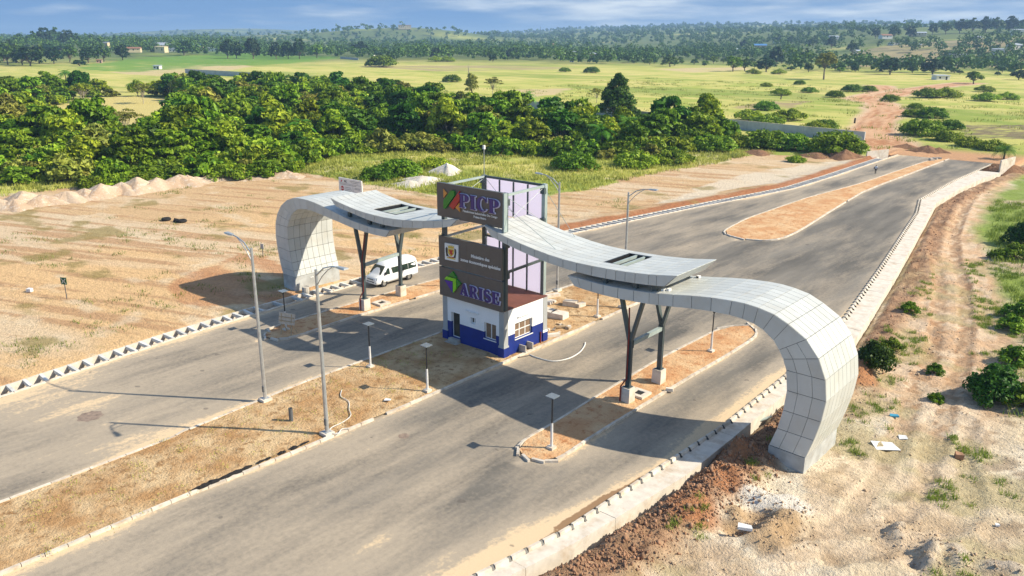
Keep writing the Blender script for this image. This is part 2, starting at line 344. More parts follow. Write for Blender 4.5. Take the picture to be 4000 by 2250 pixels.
# ------------------------------------------------------------------ edges of roads and drains (X, Y)
DLI = [(-56.7, -60), (-56.9, 0), (-57.4, 14.7), (-58.1, 20), (-59.2, 28), (-59.7, 35), (-60, 44), (-60.15, 54), (-59.9, 58), (-57.4, 77), (-55.5, 91), (-54, 101), (-51.1, 117), (-49.7, 126), (-49.4, 142), (-49.7, 177), (-49.8, 200)]
DLO = [(x-1.78, y) for x, y in DLI]
DRI = [(-23.5, -60), (-22.6, 0), (-21.6, 20), (-20.4, 27.4), (-19.8, 43), (-20.1, 53), (-21.4, 68), (-24.3, 86.4), (-29.7, 118.6), (-32.2, 129.3), (-32.8, 150), (-32.3, 177), (-32.2, 200)]
DRO = [(-22.1, -60), (-21.4, 0), (-20.6, 20), (-19.3, 27.4), (-18.5, 36), (-18.6, 43), (-18.8, 50), (-18.9, 64), (-22.4, 86.4), (-27.4, 116), (-29.6, 128.6), (-30.1, 144), (-29.6, 159), (-28.6, 167), (-28.6, 200)]
ROAD_END = 179.0
MED_L = [(-43.4, -60), (-43.5, 10), (-43.9, 21), (-44.5, 29), (-44.6, 42), (-44.7, 56), (-44.4, 61.5), (-43.2, 64.2), (-41, 65.3)]
MED_R = [(-37.1, -60), (-37, 8), (-36.7, 20), (-36.4, 32), (-36.5, 44), (-36.7, 59), (-37.2, 62.5), (-38.6, 64.7), (-41, 65.3)]
# ------------------------------------------------------------------ ground: one sheet to the horizon
def hfar(X, Y):
    X = np.asarray(X, float); Y = np.asarray(Y, float)
    d = np.hypot(X+40, Y-45); az = np.degrees(np.arctan2(-(X+40), Y-45))
    k = [-180, 0, 8, 16, 24, 33, 41, 50, 60, 75, 180]
    A = np.interp(az, k, [30, 36, 36, 36, 33, 28, 16, 8, 7, 6, 6]); d0 = np.interp(az, k, [700, 700, 700, 750, 900, 1200, 1700, 1200, 700, 600, 600]); d1 = np.interp(az, k, [1500, 1400, 1400, 1500, 1900, 2600, 3200, 2500, 1400, 1200, 1200])
    z = A*sstep(d0, d1, d)*(.72+.56*fbm(X/420, Y/420, 5, 3))
    for (px, dist, amp, sr, st_) in ((1610, 2250, 33, 130, 260), (1350, 2500, 20, 200, 380), (2500, 4600, 44, 900, 900), (1000, 5600, 52, 700, 800), (3300, 3600, 34, 900, 900)):
        a = math.pi/2+YAW-math.atan((px-2000)/FPX); cx, cy_ = dist*math.cos(a), dist*math.sin(a)
        ux, uy = math.cos(a), math.sin(a); p = (X-cx)*ux+(Y-cy_)*uy; q = -(X-cx)*uy+(Y-cy_)*ux
        z = z+amp*np.exp(-(p/sr)**2-(q/st_)**2)
    return z+sstep(250, 900, d)*1.6*(fbm(X/130, Y/130, 9, 3)-.5)
sand_edge = gp([(-600, 800), (-200, 790), (0, 772), (280, 735), (690, 692), (1180, 672), (1350, 705), (1480, 730), (1740, 765), (2140, 770), (2300, 740), (2480, 694), (2790, 640), (2950, 600), (3260, 620), (3400, 612)])
SAND = sand_edge+[(-49, 182), (-49, -80), (-260, -80)]
PALE = gp([(2950, 665), (3150, 640), (3300, 625), (3330, 640), (3080, 720), (2900, 735), (2700, 790), (2500, 800), (2800, 720)])
REDL = gp([(720, 1060), (900, 1005), (1060, 985), (1130, 1060), (1150, 1180), (950, 1180), (700, 1200), (620, 1130)])
CLEAR = gp([(40, 450), (300, 392), (480, 376), (700, 382), (740, 430), (640, 565), (340, 565)])
TRACK = gp([(3640, 625), (3540, 600), (3450, 560), (3405, 515), (3425, 465), (3470, 432), (3440, 402), (3365, 386), (3420, 372), (3465, 352), (3430, 335)])
TRACK2 = gp([(3465, 372), (3560, 352), (3680, 335), (3790, 324)])
PLOT = gp([(3750, 540), (3770, 487), (4150, 490), (4150, 545)])
TILL = gp([(2850, 420), (3000, 395), (3170, 395), (3090, 420), (2960, 432)])
SANDP = [gp([(1960, 375), (2020, 350), (2230, 345), (2200, 362), (2080, 385)]), gp([(420, 285), (560, 262), (900, 248), (1000, 262), (760, 290), (640, 300)]), gp([(2560, 270), (2900, 262), (2950, 272), (2700, 284)])]
BROWNB = [gp([(3200, 262), (3350, 228), (4200, 225), (4200, 268), (3600, 262)]), gp([(1400, 258), (2000, 255), (2300, 268), (1700, 278)])]
DOZ = [(-30.5, 165), (-29.2, 147.1), (-27.4, 131.7), (-24.3, 112.3), (-20.9, 98.5), (-17.6, 88.1), (-14.5, 75.3), (-12.5, 65.4), (-11.9, 59.5), (-10.4, 50.5), (-9.6, 43.3), (-9.7, 37.5), (-12, 32.2), (-16, 28), (-21, 23)]
DOZ2 = [(-9.5, 54), (-8.6, 49), (-6.8, 43.5), (-7.4, 40.2), (-9.3, 36.8), (-12.5, 34), (-17, 31)]
def mixrgb(c, col, m): return c*(1-m[..., None])+np.array(col)*m[..., None]
def ground():
    def seg(a, b, s): return np.arange(a, b, s)
    ys = np.concatenate([seg(-400, -60, 40), seg(-60, 4, 2), seg(4, 76, .26), seg(76, 179, .5), [179, 179.05], seg(179.5, 450, 2.2), seg(450, 1300, 9), np.geomspace(1300, 12000, 55)])
    ul = np.concatenate([[0, .02], seg(.4, 82, .5), seg(82, 210, 1.6), seg(210, 700, 6), np.geomspace(700, 12000, 55)])[::-1]
    um = np.linspace(0, 1, 26)
    ur = np.concatenate([[0, .02], seg(.25, 15, .25), seg(15, 40, .45), np.geomspace(40, 300, 30), np.geomspace(330, 4000, 14)])
    lo = interp(DLO, ys)-.10; ro = interp(DRO, ys)+.05
    Y = np.repeat(ys[:, None], len(ul)+len(um)+len(ur), 1)
    X = np.concatenate([lo[:, None]-ul[None], lo[:, None]+(ro-lo)[:, None]*um[None], ro[:, None]+ur[None]], 1)
    nl, nm = len(ul), len(um)
    zone = np.zeros(X.shape, int); zone[:, nl:nl+nm] = 1; zone[:, nl+nm:] = 2
    wx = X+2.2*(fbm(X/5, Y/5, 21, 3)-.5)*2; wy = Y+2.2*(fbm(X/5, Y/5, 22, 3)-.5)*2
    near = (np.abs(X+60) < 260) & (Y < 420)
    Z = hfar(X, Y)
    # --- colours, far plain first
    g1 = fbm(X/60, Y/25, 31, 4); g2 = fbm(X/9, Y/7, 32, 4)
    col = np.zeros(X.shape+(3,)); col[:] = (.49, .47, .135)
    col = mixrgb(col, (.56, .50, .17), sstep(.42, .66, g1)); col = mixrgb(col, (.30, .37, .06), .8*sstep(.46, .70, g2)); col = mixrgb(col, (.17, .26, .035), .65*sstep(.52, .68, fbm(X/150, Y/40, 77, 4)))
    dd = np.hypot(X, Y)
    col = mixrgb(col, (.09, .135, .045), .88*sstep(620, 950, dd)*sstep(.30, .55, fbm(X/110, Y/110, 35, 4)+.16))
    for pl in SANDP: col = mixrgb(col, (.55, .43, .25), .85*inside(pl, X+9*(g2-.5), Y+14*(g1-.5))*sstep(.3, .6, fbm(X/4, Y/14, 36, 4)+.12))
    for pl in BROWNB: col = mixrgb(col, (.36, .28, .16), .75*inside(pl, X+20*(g2-.5), Y+20*(g1-.5))*sstep(.3, .55, g1+.1))
    GF = gp([(300, 262), (430, 240), (900, 212), (1320, 222), (1250, 243), (800, 262), (430, 285)]); col = mixrgb(col, (.13, .27, .03), .85*inside(GF, X+40*(g2-.5), Y+60*(g1-.5))*sstep(.25, .5, g2+.1))
    # --- near left: sand
    s = inside(SAND, wx, wy).astype(float)*(near)
    rot = X*.93+Y*.36; cro = -X*.36+Y*.93                      # grader lines
    ln = fbm(rot/16, cro/.9, 41, 4); lf = fbm(rot/5, cro/.35, 42, 3)
    sc = np.zeros_like(col); sc[:] = (.57, .395, .225); sc = mixrgb(sc, (.66, .445, .235), sstep(-46, -22, np.minimum(X-interp(DLO, Y), 0)+10*(g1-.5))*(Y < 75))
    sc = mixrgb(sc, (.64, .51, .355), .75*sstep(.42, .62, fbm(rot/30, cro/7, 43, 4))); sc = mixrgb(sc, (.45, .27, .145), .8*sstep(.54, .66, ln)); sc = mixrgb(sc, (.66, .54, .38), .6*sstep(.62, .75, fbm(X/3, Y/2.2, 44, 4)))
    sc = mixrgb(sc, (.66, .58, .46), .8*inside(PALE, wx, wy)*sstep(.25, .55, g2+.1))
    sc = mixrgb(sc, (.47, .235, .115), .75*inside(REDL, wx+5*(g2-.5), wy+5*(fbm(X/11, Y/8, 47, 3)-.5))*sstep(.38, .62, fbm(X/6, Y/3, 45, 4)))
    edge = np.minimum(X-interp(DLO, Y), 0)
    sc = mixrgb(sc, (.30, .12, .055), .9*sstep(-1.9, -.9, edge+1.1*(g2-.5))*sstep(66, 76, Y))
    sc = mixrgb(sc, (.27, .215, .075), .75*sstep(.63, .72, fbm(X/5.5+3, Y/4, 46, 5)))
    col = mixrgb(col, (1, 1, 1), s)*1.0
    col = np.where(s[..., None] > .5, sc, col)
    # strip of sandy clearing between the sand and the trees
    rough_ = near*(1-s)*sstep(.58, .68, fbm(X/7, Y/5, 48, 4))
    col = mixrgb(col, (.58, .48, .34), .75*rough_*(Y < 190)*(X > -150))
    cl = inside(CLEAR, wx, wy).astype(float); col = mixrgb(col, (.56, .47, .18), cl)
    col = mixrgb(col, (.17, .135, .085), .9*inside(PLOT, X, Y)*sstep(.35, .5, fbm(X/1.2, Y/1.2, 51, 3))); col = mixrgb(col, (.24, .19, .11), .6*inside(PLOT, X, Y)*sstep(.5, .6, fbm(X/5, Y/.9, 52, 3)))
    col = mixrgb(col, (.34, .24, .16), .8*inside(TILL, wx, wy)*sstep(.3, .5, g2))
    for tr, w in ((TRACK, 6.2), (TRACK2, 7.0)):
        dd_, arc = dline(tr, X+1.6*(g2-.5), Y+3*(g1-.5)); w_ = w*(1+.5*(fbm(arc/22, arc*0, 61, 2)-.4))
        m = sstep(w_*1.35, w_*.85, dd_+3.0*(g2-.5)); tcol = np.zeros_like(col); tcol[:] = (.60, .375, .225)
        rut = fbm(dd_/.55, arc/14, 62, 3); tcol = mixrgb(tcol, (.40, .185, .085), .9*sstep(.48, .62, rut)); tcol = mixrgb(tcol, (.62, .46, .32), .8*sstep(w_*.6, w_, dd_))
        col = mixrgb(col, (0, 0, 0), m)+tcol*m[..., None]; Z = Z-.22*m*sstep(.5, .7, rut)*near
    # dirt apron where the asphalt stops
    ap = sstep(16, 5, np.abs(Y-184))*((X > -53) & (X < -24)); col = mixrgb(col, (.52, .30, .165), ap*sstep(.2, .5, g2+.15))
    # --- near right: pale sandy waste ground
    u = X-interp(DRO, Y); rt = (zone == 2) & (Y < 200)
    d1, a1 = dline(DOZ, X, Y); d2, a2 = dline(DOZ2, X, Y)
    rc = np.zeros_like(col); rc[:] = (.63, .52, .37)
    rc = mixrgb(rc, (.72, .63, .49), sstep(.4, .6, fbm(X/5, Y/5, 71, 5))); rc = mixrgb(rc, (.50, .37, .24), .8*sstep(.50, .66, fbm(X/2.6, Y/3.4, 72, 5))); rc = mixrgb(rc, (.30, .215, .14), .7*sstep(.58, .70, fbm(X/.9, Y/1.1, 78, 4)))
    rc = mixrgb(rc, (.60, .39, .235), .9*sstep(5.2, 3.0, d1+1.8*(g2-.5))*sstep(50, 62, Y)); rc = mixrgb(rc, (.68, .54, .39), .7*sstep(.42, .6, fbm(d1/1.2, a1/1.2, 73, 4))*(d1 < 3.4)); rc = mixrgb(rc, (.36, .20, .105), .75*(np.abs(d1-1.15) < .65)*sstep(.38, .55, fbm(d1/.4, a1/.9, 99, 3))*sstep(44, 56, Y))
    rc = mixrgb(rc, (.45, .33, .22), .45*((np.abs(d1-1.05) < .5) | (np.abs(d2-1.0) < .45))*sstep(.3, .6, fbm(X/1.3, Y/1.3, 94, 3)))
    gr = sstep(.50, .62, fbm(X/4.2, Y/3.6, 74, 5)+.10*sstep(9, 16, u)-.06*sstep(40, 28, Y)-.10*(d1 < 2.4))
    rc = mixrgb(rc, (.36, .31, .15), .55*gr)
    xt = np.interp(Y, [q[1] for q in DOZ[::-1]], [q[0] for q in DOZ[::-1]]); gr2 = sstep(3.0, 5.5, X-xt+5*(g2-.5))*sstep(55, 66, Y); rc = mixrgb(rc, (.20, .29, .04), .9*gr2*sstep(.32, .52, g2+.05))
    berm = sstep(.3, .8, u)*sstep(3.6, 2.2, u+1.2*(g2-.5)); berm = berm*np.where(Y > 60, 1, sstep(.2, .45, fbm(X/3, Y/4, 75, 3)+.12))
    rc = mixrgb(rc, (.37, .215, .125), .88*berm*np.where(Y > 58, .55+.45*sstep(.4, .6, g2), 1)); rc = mixrgb(rc, (.17, .10, .06), .6*berm*sstep(.5, .62, fbm(X/.7, Y/.7, 76, 3)))
    far_fade = sstep(30, 44, u+5*(g2-.5))
    rc = mixrgb(rc, (.22, .24, .06), far_fade)
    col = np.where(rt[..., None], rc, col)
    # --- heights near
    Z = Z+np.where(s > .5, .10*(fbm(rot/9, cro/3, 81, 4)-.5)+.09*(lf-.5)+.12*(ln-.5), 0)
    Z = Z+np.where((zone == 0) & (Y < 182) & near, .02-.10*sstep(-.8, -.1, edge)*(Y < 75), 0)
    Z = Z+np.where((zone == 0) & (Y > 72) & near, .38*sstep(-4.5, -1.2, edge)*sstep(-.25, -1.0, edge)*(.5+fbm(X/1.5, Y/2.5, 82, 3)), 0)*(Y < 170)
    zr = -.60+.16*(fbm(X/3.2, Y/3.2, 83, 5)-.5)*2+.30*sstep(6, 20, u)
    zr = zr+berm*(.50+.85*(fbm(X/.9, Y/.9, 84, 4)-.45)+.25*(fbm(X/.45, Y/.45, 85, 2)-.5))*(1-.5*(Y > 60))-.15*sstep(.7, .1, u)
    tread = (.5+.5*np.sin(a1*2*math.pi/.62))*((np.abs(d1-1.05) < .45))*(.4+.6*vnoise(a1/4, d1, 85))
    zr = zr-.10*sstep(.6, .8, fbm(X/1.1, Y/1.1, 101, 3))-.12*(np.abs(d1-1.05) < .5)+.10*tread+.12*np.exp(-((d1-1.9)/.28)**2)*vnoise(a1/3, d1*0, 86)
    t2 = (.5+.5*np.sin(a2*2*math.pi/.62))*((np.abs(d2-1.0) < .42)); zr = zr-.11*(np.abs(d2-1.0) < .45)+.09*t2+.14*np.exp(-((d2-1.8)/.3)**2)*vnoise(a2/2.5, d2*0, 87)
    for (px, py, amp, r_, kind) in ((2990, 2095, .62, 1.5, 0), (2880, 2060, -.75, .75, 0), (3060, 2050, .6, .9, 0), (2960, 2020, -.5, .8, 0), (2870, 2010, .45, .6, 0), (3090, 1980, .35, 1.2, 1), (2960, 1955, .3, 1.0, 1), (3625, 2200, .42, .35, 2), (3640, 2160, .45, .35, 2), (3652, 2125, .35, .3, 2), (3735, 2165, .42, .5, 2), (3740, 2205, .42, .4, 2), (3570, 2190, -.6, .45, 2), (3510, 2060, .5, .35, 2), (3500, 2090, .4, .35, 2), (3950, 2240, .42, .5, 2), (3880, 2225, .3, .5, 2), (3360, 1490, .5, 1.3, 3), (3300, 1440, .7, 1.5, 3), (2790, 1900, .5, 1.6, 3), (2870, 1790, .55, 1.7, 3), (2700, 2020, .4, 1.5, 3)):
        c = G(px, py, -.5); e = np.exp(-((X-c.x)**2+(Y-c.y)**2)/(r_*r_)); zr = zr+amp*e*(.40+1.2*fbm(X/.6, Y/.6, 88, 4))+.30*e*(fbm(X/.5+py, Y/.5, 93, 2)-.5)
        cc = ((.44, .30, .17), (.70, .66, .60), (.52, .44, .35), (.40, .18, .085))[kind]; col = np.where(rt[..., None], mixrgb(col, cc, .85*sstep(.25, .6, e)), col)
    zr = zr+.10*(fbm(X/.42, Y/.42, 98, 2)-.5)*sstep(.45, .6, fbm(X/3, Y/3, 97, 3))+.13*(fbm(X/.8, Y/.8, 89, 4)-.5)+.07*np.abs(fbm(X/1.7, Y/1.3, 90, 3)-.5)*2
    Z = np.where(rt, zr*(1-far_fade*.0), Z)
    Z = np.where(inside(PLOT, X, Y), Z+.15*np.sin(Y*2.4), Z)
    mid = (zone == 1) & (Y <= 179.01); Z = np.where(mid, -1.7, Z)
    # vertical faces beside the drains
    Z[:, nl-1] = np.where(ys <= 179.01, -1.7, Z[:, nl-1]); Z[:, nl+nm] = np.where(ys <= 179.01, -1.7, Z[:, nl+nm])
    v = np.stack([X, Y, Z], -1).reshape(-1, 3)
    me = np_mesh('ground', v, grid_faces(*X.shape), 'soil_ground', True)
    at = me.color_attributes.new('soil', 'FLOAT_COLOR', 'POINT')
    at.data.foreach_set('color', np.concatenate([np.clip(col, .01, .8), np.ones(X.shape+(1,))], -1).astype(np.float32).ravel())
    struct(link('ground', me))
    return ys, X, Z
GYS, GX, GZ = ground()
def gz(x, y):                                       # height of the built ground
    i = min(max(int(np.searchsorted(GYS, y)), 1), len(GYS)-1)
    i = i if abs(GYS[i]-y) < abs(GYS[i-1]-y) else i-1
    return float(np.interp(x, GX[i], GZ[i]))
# ------------------------------------------------------------------ road
def sheet(name, lf, rf, ys, ncol, m, zf, kind='structure', attr=None, parent=None):
    L, R = interp(lf, ys), interp(rf, ys); t = np.linspace(0, 1, ncol)
    X = L[:, None]+(R-L)[:, None]*t[None]; Y = np.repeat(ys[:, None], ncol, 1); Z = zf(X, Y)
    me = np_mesh(name, np.stack([X, Y, Z], -1).reshape(-1, 3), grid_faces(*X.shape), m, True)
    if attr:
        a = me.attributes.new('dust', 'FLOAT', 'POINT'); a.data.foreach_set('value', attr(X, Y).astype(np.float32).ravel())
    o = link(name, me, parent)
    if kind: o['kind'] = kind
    return o
ISL_L = ([(-54.2, 32.5), (-55.3, 33.4), (-55.8, 35.5), (-55.8, 49), (-55.5, 54), (-55.0, 56.3), (-54.1, 57)], [(-54.2, 32.5), (-53, 32.9), (-52.45, 34.6), (-52.7, 40), (-52.6, 51), (-52.7, 55), (-53.2, 56.4), (-54.1, 57)])
ISL_R = ([(-26.3, 31.5), (-27.3, 32.0), (-27.75, 33.2), (-27.85, 36), (-28.1, 41), (-28.4, 49), (-28.2, 57.5), (-27.7, 59.6), (-26.5, 61)], [(-26.3, 31.5), (-25.2, 31.9), (-24.75, 33), (-24.85, 37), (-24.9, 46), (-24.85, 56), (-25.2, 59.4), (-26.5, 61)])
FAR_M = ([(-41, 88.7), (-43.2, 89.6), (-44.4, 91.6), (-45, 96), (-45.4, 101), (-45.2, 119), (-43.6, 138), (-43.1, 160), (-42.5, 179)], [(-41, 88.7), (-38.6, 89.6), (-37.3, 92), (-37.3, 98), (-38.6, 110.5), (-40, 125), (-40.5, 133), (-40.4, 152), (-40.1, 179)])
def edge_tables():
    return [DLI, DRI]+[MED_L, MED_R, *ISL_L, *ISL_R, *FAR_M]
def road_dust(X, Y):
    d = np.full(X.shape, 99.)
    for i, tb in enumerate(edge_tables()):
        y0, y1 = tb[0][1], tb[-1][1]
        dd = np.abs(X-interp(tb, Y)); dd = np.where((Y < y0-1) | (Y > y1+1), 99, dd); d = np.minimum(d, dd*(1.0 if i != 1 else .8))
    e = np.exp(-d/.55)
    base = .38+.13*sstep(-40, -50, X)*sstep(75, 45, Y)+.16*sstep(40, 15, Y)-.18*sstep(66, 80, Y)*(X > -41)+.28*sstep(165, 179, Y)*(X < -43)+.20*sstep(-46, -50, X)*sstep(100, 130, Y)
    right = .35*sstep(2.4, .6, interp(DRI, Y)-X+1.2*(fbm(X/2, Y/4, 91, 3)-.5))*(Y < 60)
    return np.clip(base+.42*e+right+.75*(fbm(X/2.6, Y/9, 92, 5)-.5), 0, 1.2)
ry = np.concatenate([np.arange(-60, 5, 2.), np.arange(5, 80, .3), np.arange(80, 179.1, .6)])
road = sheet('road', [(x+.02, y) for x, y in DLI], [(x-.02, y) for x, y in DRI], ry, 110, 'asphalt', lambda X, Y: 0*X, attr=road_dust)
nv = len(road.data.vertices); co = np.empty(nv*3, np.float32); road.data.vertices.foreach_get('co', co); co = co.reshape(-1, 3)
da = road.data.attributes.new('damp', 'FLOAT', 'POINT'); dv = np.zeros(nv)
for ox, oy in ((0, 0), (.12, 0), (-.12, 0), (0, .2), (0, -.2)): dv += inside(DAMP, co[:, 0]+ox, co[:, 1]+oy)/5.
da.data.foreach_set('value', dv.astype(np.float32))
# raised medians with kerb stones
def raised(name, tb, m, y0, y1, step=.3, ncol=14, z=.13):
    l = [(x+.16, y) for x, y in tb[0]]; r = [(x-.16, y) for x, y in tb[1]]
    ys = np.arange(max(y0, tb[0][0][1]+.17), min(y1, tb[0][-1][1]-.17), step)
    def zf(X, Y):
        t = np.minimum(np.abs(X-interp(l, Y)), np.abs(X-interp(r, Y)))
        return z-.03+.10*sstep(0, 2.2, t)*fbm(X/1.5, Y/1.5, 95, 4)+.03*(fbm(X/.35, Y/.35, 96, 3)-.5)
    return sheet(name, l, r, ys, ncol, m, zf)
def walk(pts, step):
    out = []; left = 0
    for a, b in zip(pts[:-1], pts[1:]):
        a, b = Vector(a), Vector(b); l = (b-a).length
        if l < 1e-6: continue
        t = left
        while t < l: out.append((a+(b-a)*(t/l), (b-a)/l)); t += step
        left = t-l
    return out
KST = MB().hexa([(-.485, -.09, -.1), (.485, -.09, -.1), (.485, .09, -.1), (-.485, .09, -.1), (-.485, -.085, .145), (.485, -.085, .145), (.485, .075, .16), (-.485, .075, .16)]).mesh('kerb_stone', 'kerb_stone')
def smooth_pts(pts, n=6):
    p = [Vector(q) for q in pts]; out = []
    for i in range(len(p)-1):
        a, b, c, d = p[max(i-1, 0)], p[i], p[i+1], p[min(i+2, len(p)-1)]
        for k in range(n):
            t = k/n; out.append(.5*((2*b)+(c-a)*t+(2*a-5*b+4*c-d)*t*t+(3*b-a-3*c+d)*t**3))
    return out+[p[-1]]
def kerb(pts, shift, y0, y1, sc=1.0):
    root = struct(bpy.data.objects.new('kerb', None)); C.objects.link(root); root.empty_display_size = .2
    pts = [p for p in pts if y0 <= p[1] <= y1]
    for p, d in walk(pts, sc):
        n = Vector((-d.y, d.x))*shift
        if random.random() < .012: continue
        o = link('kerb_stone', KST, root, (p.x+d.x*sc/2+n.x, p.y+d.y*sc/2+n.y, random.uniform(-.012, .008)))
        o.rotation_euler = (random.uniform(-.02, .02), random.uniform(-.006, .006), math.atan2(d.y, d.x)+random.uniform(-.012, .012)); o.scale = (sc*random.uniform(.985, 1.0), 1, 1)
med = ([*MED_L], [*MED_R])
raised('median', med, 'soil_median', -60, 66, .3, 26)
raised('traffic_island', ISL_L, 'soil_red', 0, 99, .2)
raised('traffic_island', ISL_R, 'soil_red', 0, 99, .2)
raised('median', FAR_M, 'soil_red', 0, 178.5, .5)
def outline(tb): return smooth_pts(tb[0], 5)[::-1]+smooth_pts(tb[1], 5)[1:]
kerb(smooth_pts(MED_L, 5), -.09, -3, 66); kerb(smooth_pts(MED_R, 5), .09, -3, 66)
kerb(outline(ISL_L), .09, 0, 99, .8); kerb(outline(ISL_R), .09, 0, 99, .8); kerb(outline(FAR_M), .09, 0, 179, 1.0)
# ------------------------------------------------------------------ open drain on the left
def ribbon(mb, tb, o0, o1, z0, z1, y0, y1, step=2.0):
    ys = np.append(np.arange(y0, y1, step), y1); x = interp(tb, ys)
    for i in range(len(ys)-1):
        a0, a1, b0, b1 = x[i]+o0, x[i]+o1, x[i+1]+o0, x[i+1]+o1; q = ys[i], ys[i+1]
        mb.hexa([(a0, q[0], z0), (a1, q[0], z0), (b1, q[1], z0), (b0, q[1], z0), (a0, q[0], z1), (a1, q[0], z1), (b1, q[1], z1), (b0, q[1], z1)])
    return mb
drain = struct(bpy.data.objects.new('open_drain', None)); C.objects.link(drain)
ribbon(MB(), DLO, -.02, .14, -1.25, .07, -6, 172).build('channel_wall', 'concrete_pale', drain)
ribbon(MB(), DLI, -.20, -.005, -1.25, .06, -6, 179).build('channel_wall', 'concrete_pale', drain)
ribbon(MB(), DLO, .15, 1.57, -1.40, -1.22, -6, 172).build('channel_floor', 'soil_brown', drain)
y = -4.; SB = MB().box(-.80, .80, -.11, .11, -.28, 0).mesh('cross_strut', 'strut_concrete')
while y < 170:
    if not (37 < y < 39.5 and random.random() < .4):
        x = float(interp(DLI, y)); o = link('cross_strut', SB, drain, (x-.98, y, .085)); o.rotation_euler = (0, 0, random.uniform(-.07, .07))
    y += random.choice((1.0, 1.05, 1.1, 1.2)) if y < 70 else 1.0
o = None
# kerb blocks along the drain, with gaps
KB = MB().hexa([(-.11, -.49, -.02), (.10, -.49, -.02), (.10, .49, -.02), (-.11, .49, -.02), (-.09, -.485, .05), (.06, -.485, .05), (.06, .485, .05), (-.09, .485, .05)]).mesh('kerb_block', 'kerb_stone')
y = -4.
while y < 176:
    x = float(interp(DLI, y)); d = float(interp(DLI, y+.5)-interp(DLI, y-.5))
    o = link('kerb_block', KB, drain, (x-.09, y, .062)); o.rotation_euler = (0, 0, -math.atan(d)+random.uniform(-.02, .02)); y += 1.05 if random.random() < .8 else 1.35
# ------------------------------------------------------------------ covered drain on the right
cdr = struct(bpy.data.objects.new('covered_drain', None)); C.objects.link(cdr)
def between(mb, ta, tb, f0, f1, z0, z1, ys):
    a, b = interp(ta, ys), interp(tb, ys); l, r = a+(b-a)*f0, a+(b-a)*f1
    for i in range(len(ys)-1):
        q = ys[i], ys[i+1]
        mb.hexa([(l[i], q[0], z0), (r[i], q[0], z0), (r[i+1], q[1], z0), (l[i+1], q[1], z0), (l[i], q[0], z1), (r[i], q[0], z1), (r[i+1], q[1], z1), (l[i+1], q[1], z1)])
    return mb
y = -6.; k = 0
while y < 166:
    e = min(y+6, 167); between(MB(), DRI, DRO, .02, .995, -.95, .02-.012*(k % 2), np.linspace(y+.012, e-.012, 5)).build('drain_slab', 'concrete_pale', cdr); y = e; k += 1
between(MB(), DRI, DRO, .14, .86, -1.4, -.96, np.linspace(-6, 167, 60)).build('drain_footing', 'bitumen', cdr)
KR = MB().hexa([(-.12, -.36, 0), (.10, -.36, 0), (.10, .36, 0), (-.12, .36, 0), (-.10, -.35, .17), (.05, -.35, .17), (.05, .35, .17), (-.10, .35, .17)]).mesh('kerb_block', 'kerb_stone')
KN = MB().hexa([(-.10, -.07, 0), (.16, -.07, 0), (.16, .07, 0), (-.10, .07, 0), (-.06, -.07, .17), (-.03, -.07, .17), (-.03, .07, .17), (-.06, .07, .17)]).mesh('kerb_notch', 'black_plastic')
y = -4.
while y < 176:
    x = float(interp(DRI, y)); d = float(interp(DRI, y+.5)-interp(DRI, y-.5)); a = -math.atan(d)
    o = link('kerb_block', KR, cdr, (x+.16, y, .021)); o.rotation_euler = (0, 0, a+random.uniform(-.015, .015)); o.scale.y = 1.12 if y < 60 else 1.0
    o = link('kerb_notch', KN, cdr, (x+.20, y+.48, .021)); o.rotation_euler = (0, 0, a); y += .98
# ------------------------------------------------------------------ gate canopies
YF, YB, NC = 41.4, 46.4, 8
CW = (YB-YF)/NC
LL = [((-64.62, 1.36), (-62.72, 1.38)), ((-64.82, 1.95), (-62.88, 1.95)), ((-65.08, 2.91), (-63.08, 2.70)), ((-65.27, 3.92), (-63.28, 3.75)), ((-65.34, 4.98), (-63.37, 4.90)), ((-65.22, 6.12), (-63.28, 6.08)), ((-64.82, 7.10), (-62.98, 6.70)), ((-64.08, 8.00), (-62.50, 7.33)), ((-63.10, 8.64), (-62.05, 7.70)), ((-62.15, 8.95), (-61.60, 7.95)), ((-61.18, 9.07), (-60.95, 8.12)),
      ((-59.99, 9.07), (-59.96, 8.20)), ((-58.83, 8.98), (-58.82, 8.14)), ((-57.62, 8.80), (-57.66, 8.0)), ((-56.50, 8.60), (-56.55, 7.86)), ((-55.50, 8.42), (-55.55, 7.74)), ((-54.75, 8.29), (-54.80, 7.64)), ((-53.86, 8.16), (-53.90, 7.53)), ((-52.76, 8.05), (-52.78, 7.44)), ((-51.68, 7.98), (-51.74, 7.39)), ((-50.73, 7.96), (-50.77, 7.37)), ((-48.92, 8.03), (-49.44, 7.42))]
LU = [((-56.53, 9.73), (-55.88, 9.09)), ((-55.75, 9.54), (-55.36, 8.99)), ((-54.71, 9.38), (-54.75, 8.90)), ((-53.89, 9.26), (-53.92, 8.81)), ((-53.14, 9.17), (-53.17, 8.71)), ((-52.45, 9.11), (-52.48, 8.62)), ((-51.83, 9.07), (-51.86, 8.54)), ((-50.71, 9.04), (-50.74, 8.44)), ((-49.56, 9.03), (-49.60, 8.40)), ((-48.43, 9.07), (-48.46, 8.43)), ((-47.3, 9.16), (-47.3, 8.52)), ((-46.15, 9.28), (-46.13, 8.68)), ((-44.98, 9.44), (-44.94, 8.86)), ((-43.80, 9.61), (-43.80, 9.04)), ((-42.82, 9.79), (-42.82, 9.24)), ((-41.24, 10.11), (-42.0, 9.43))]
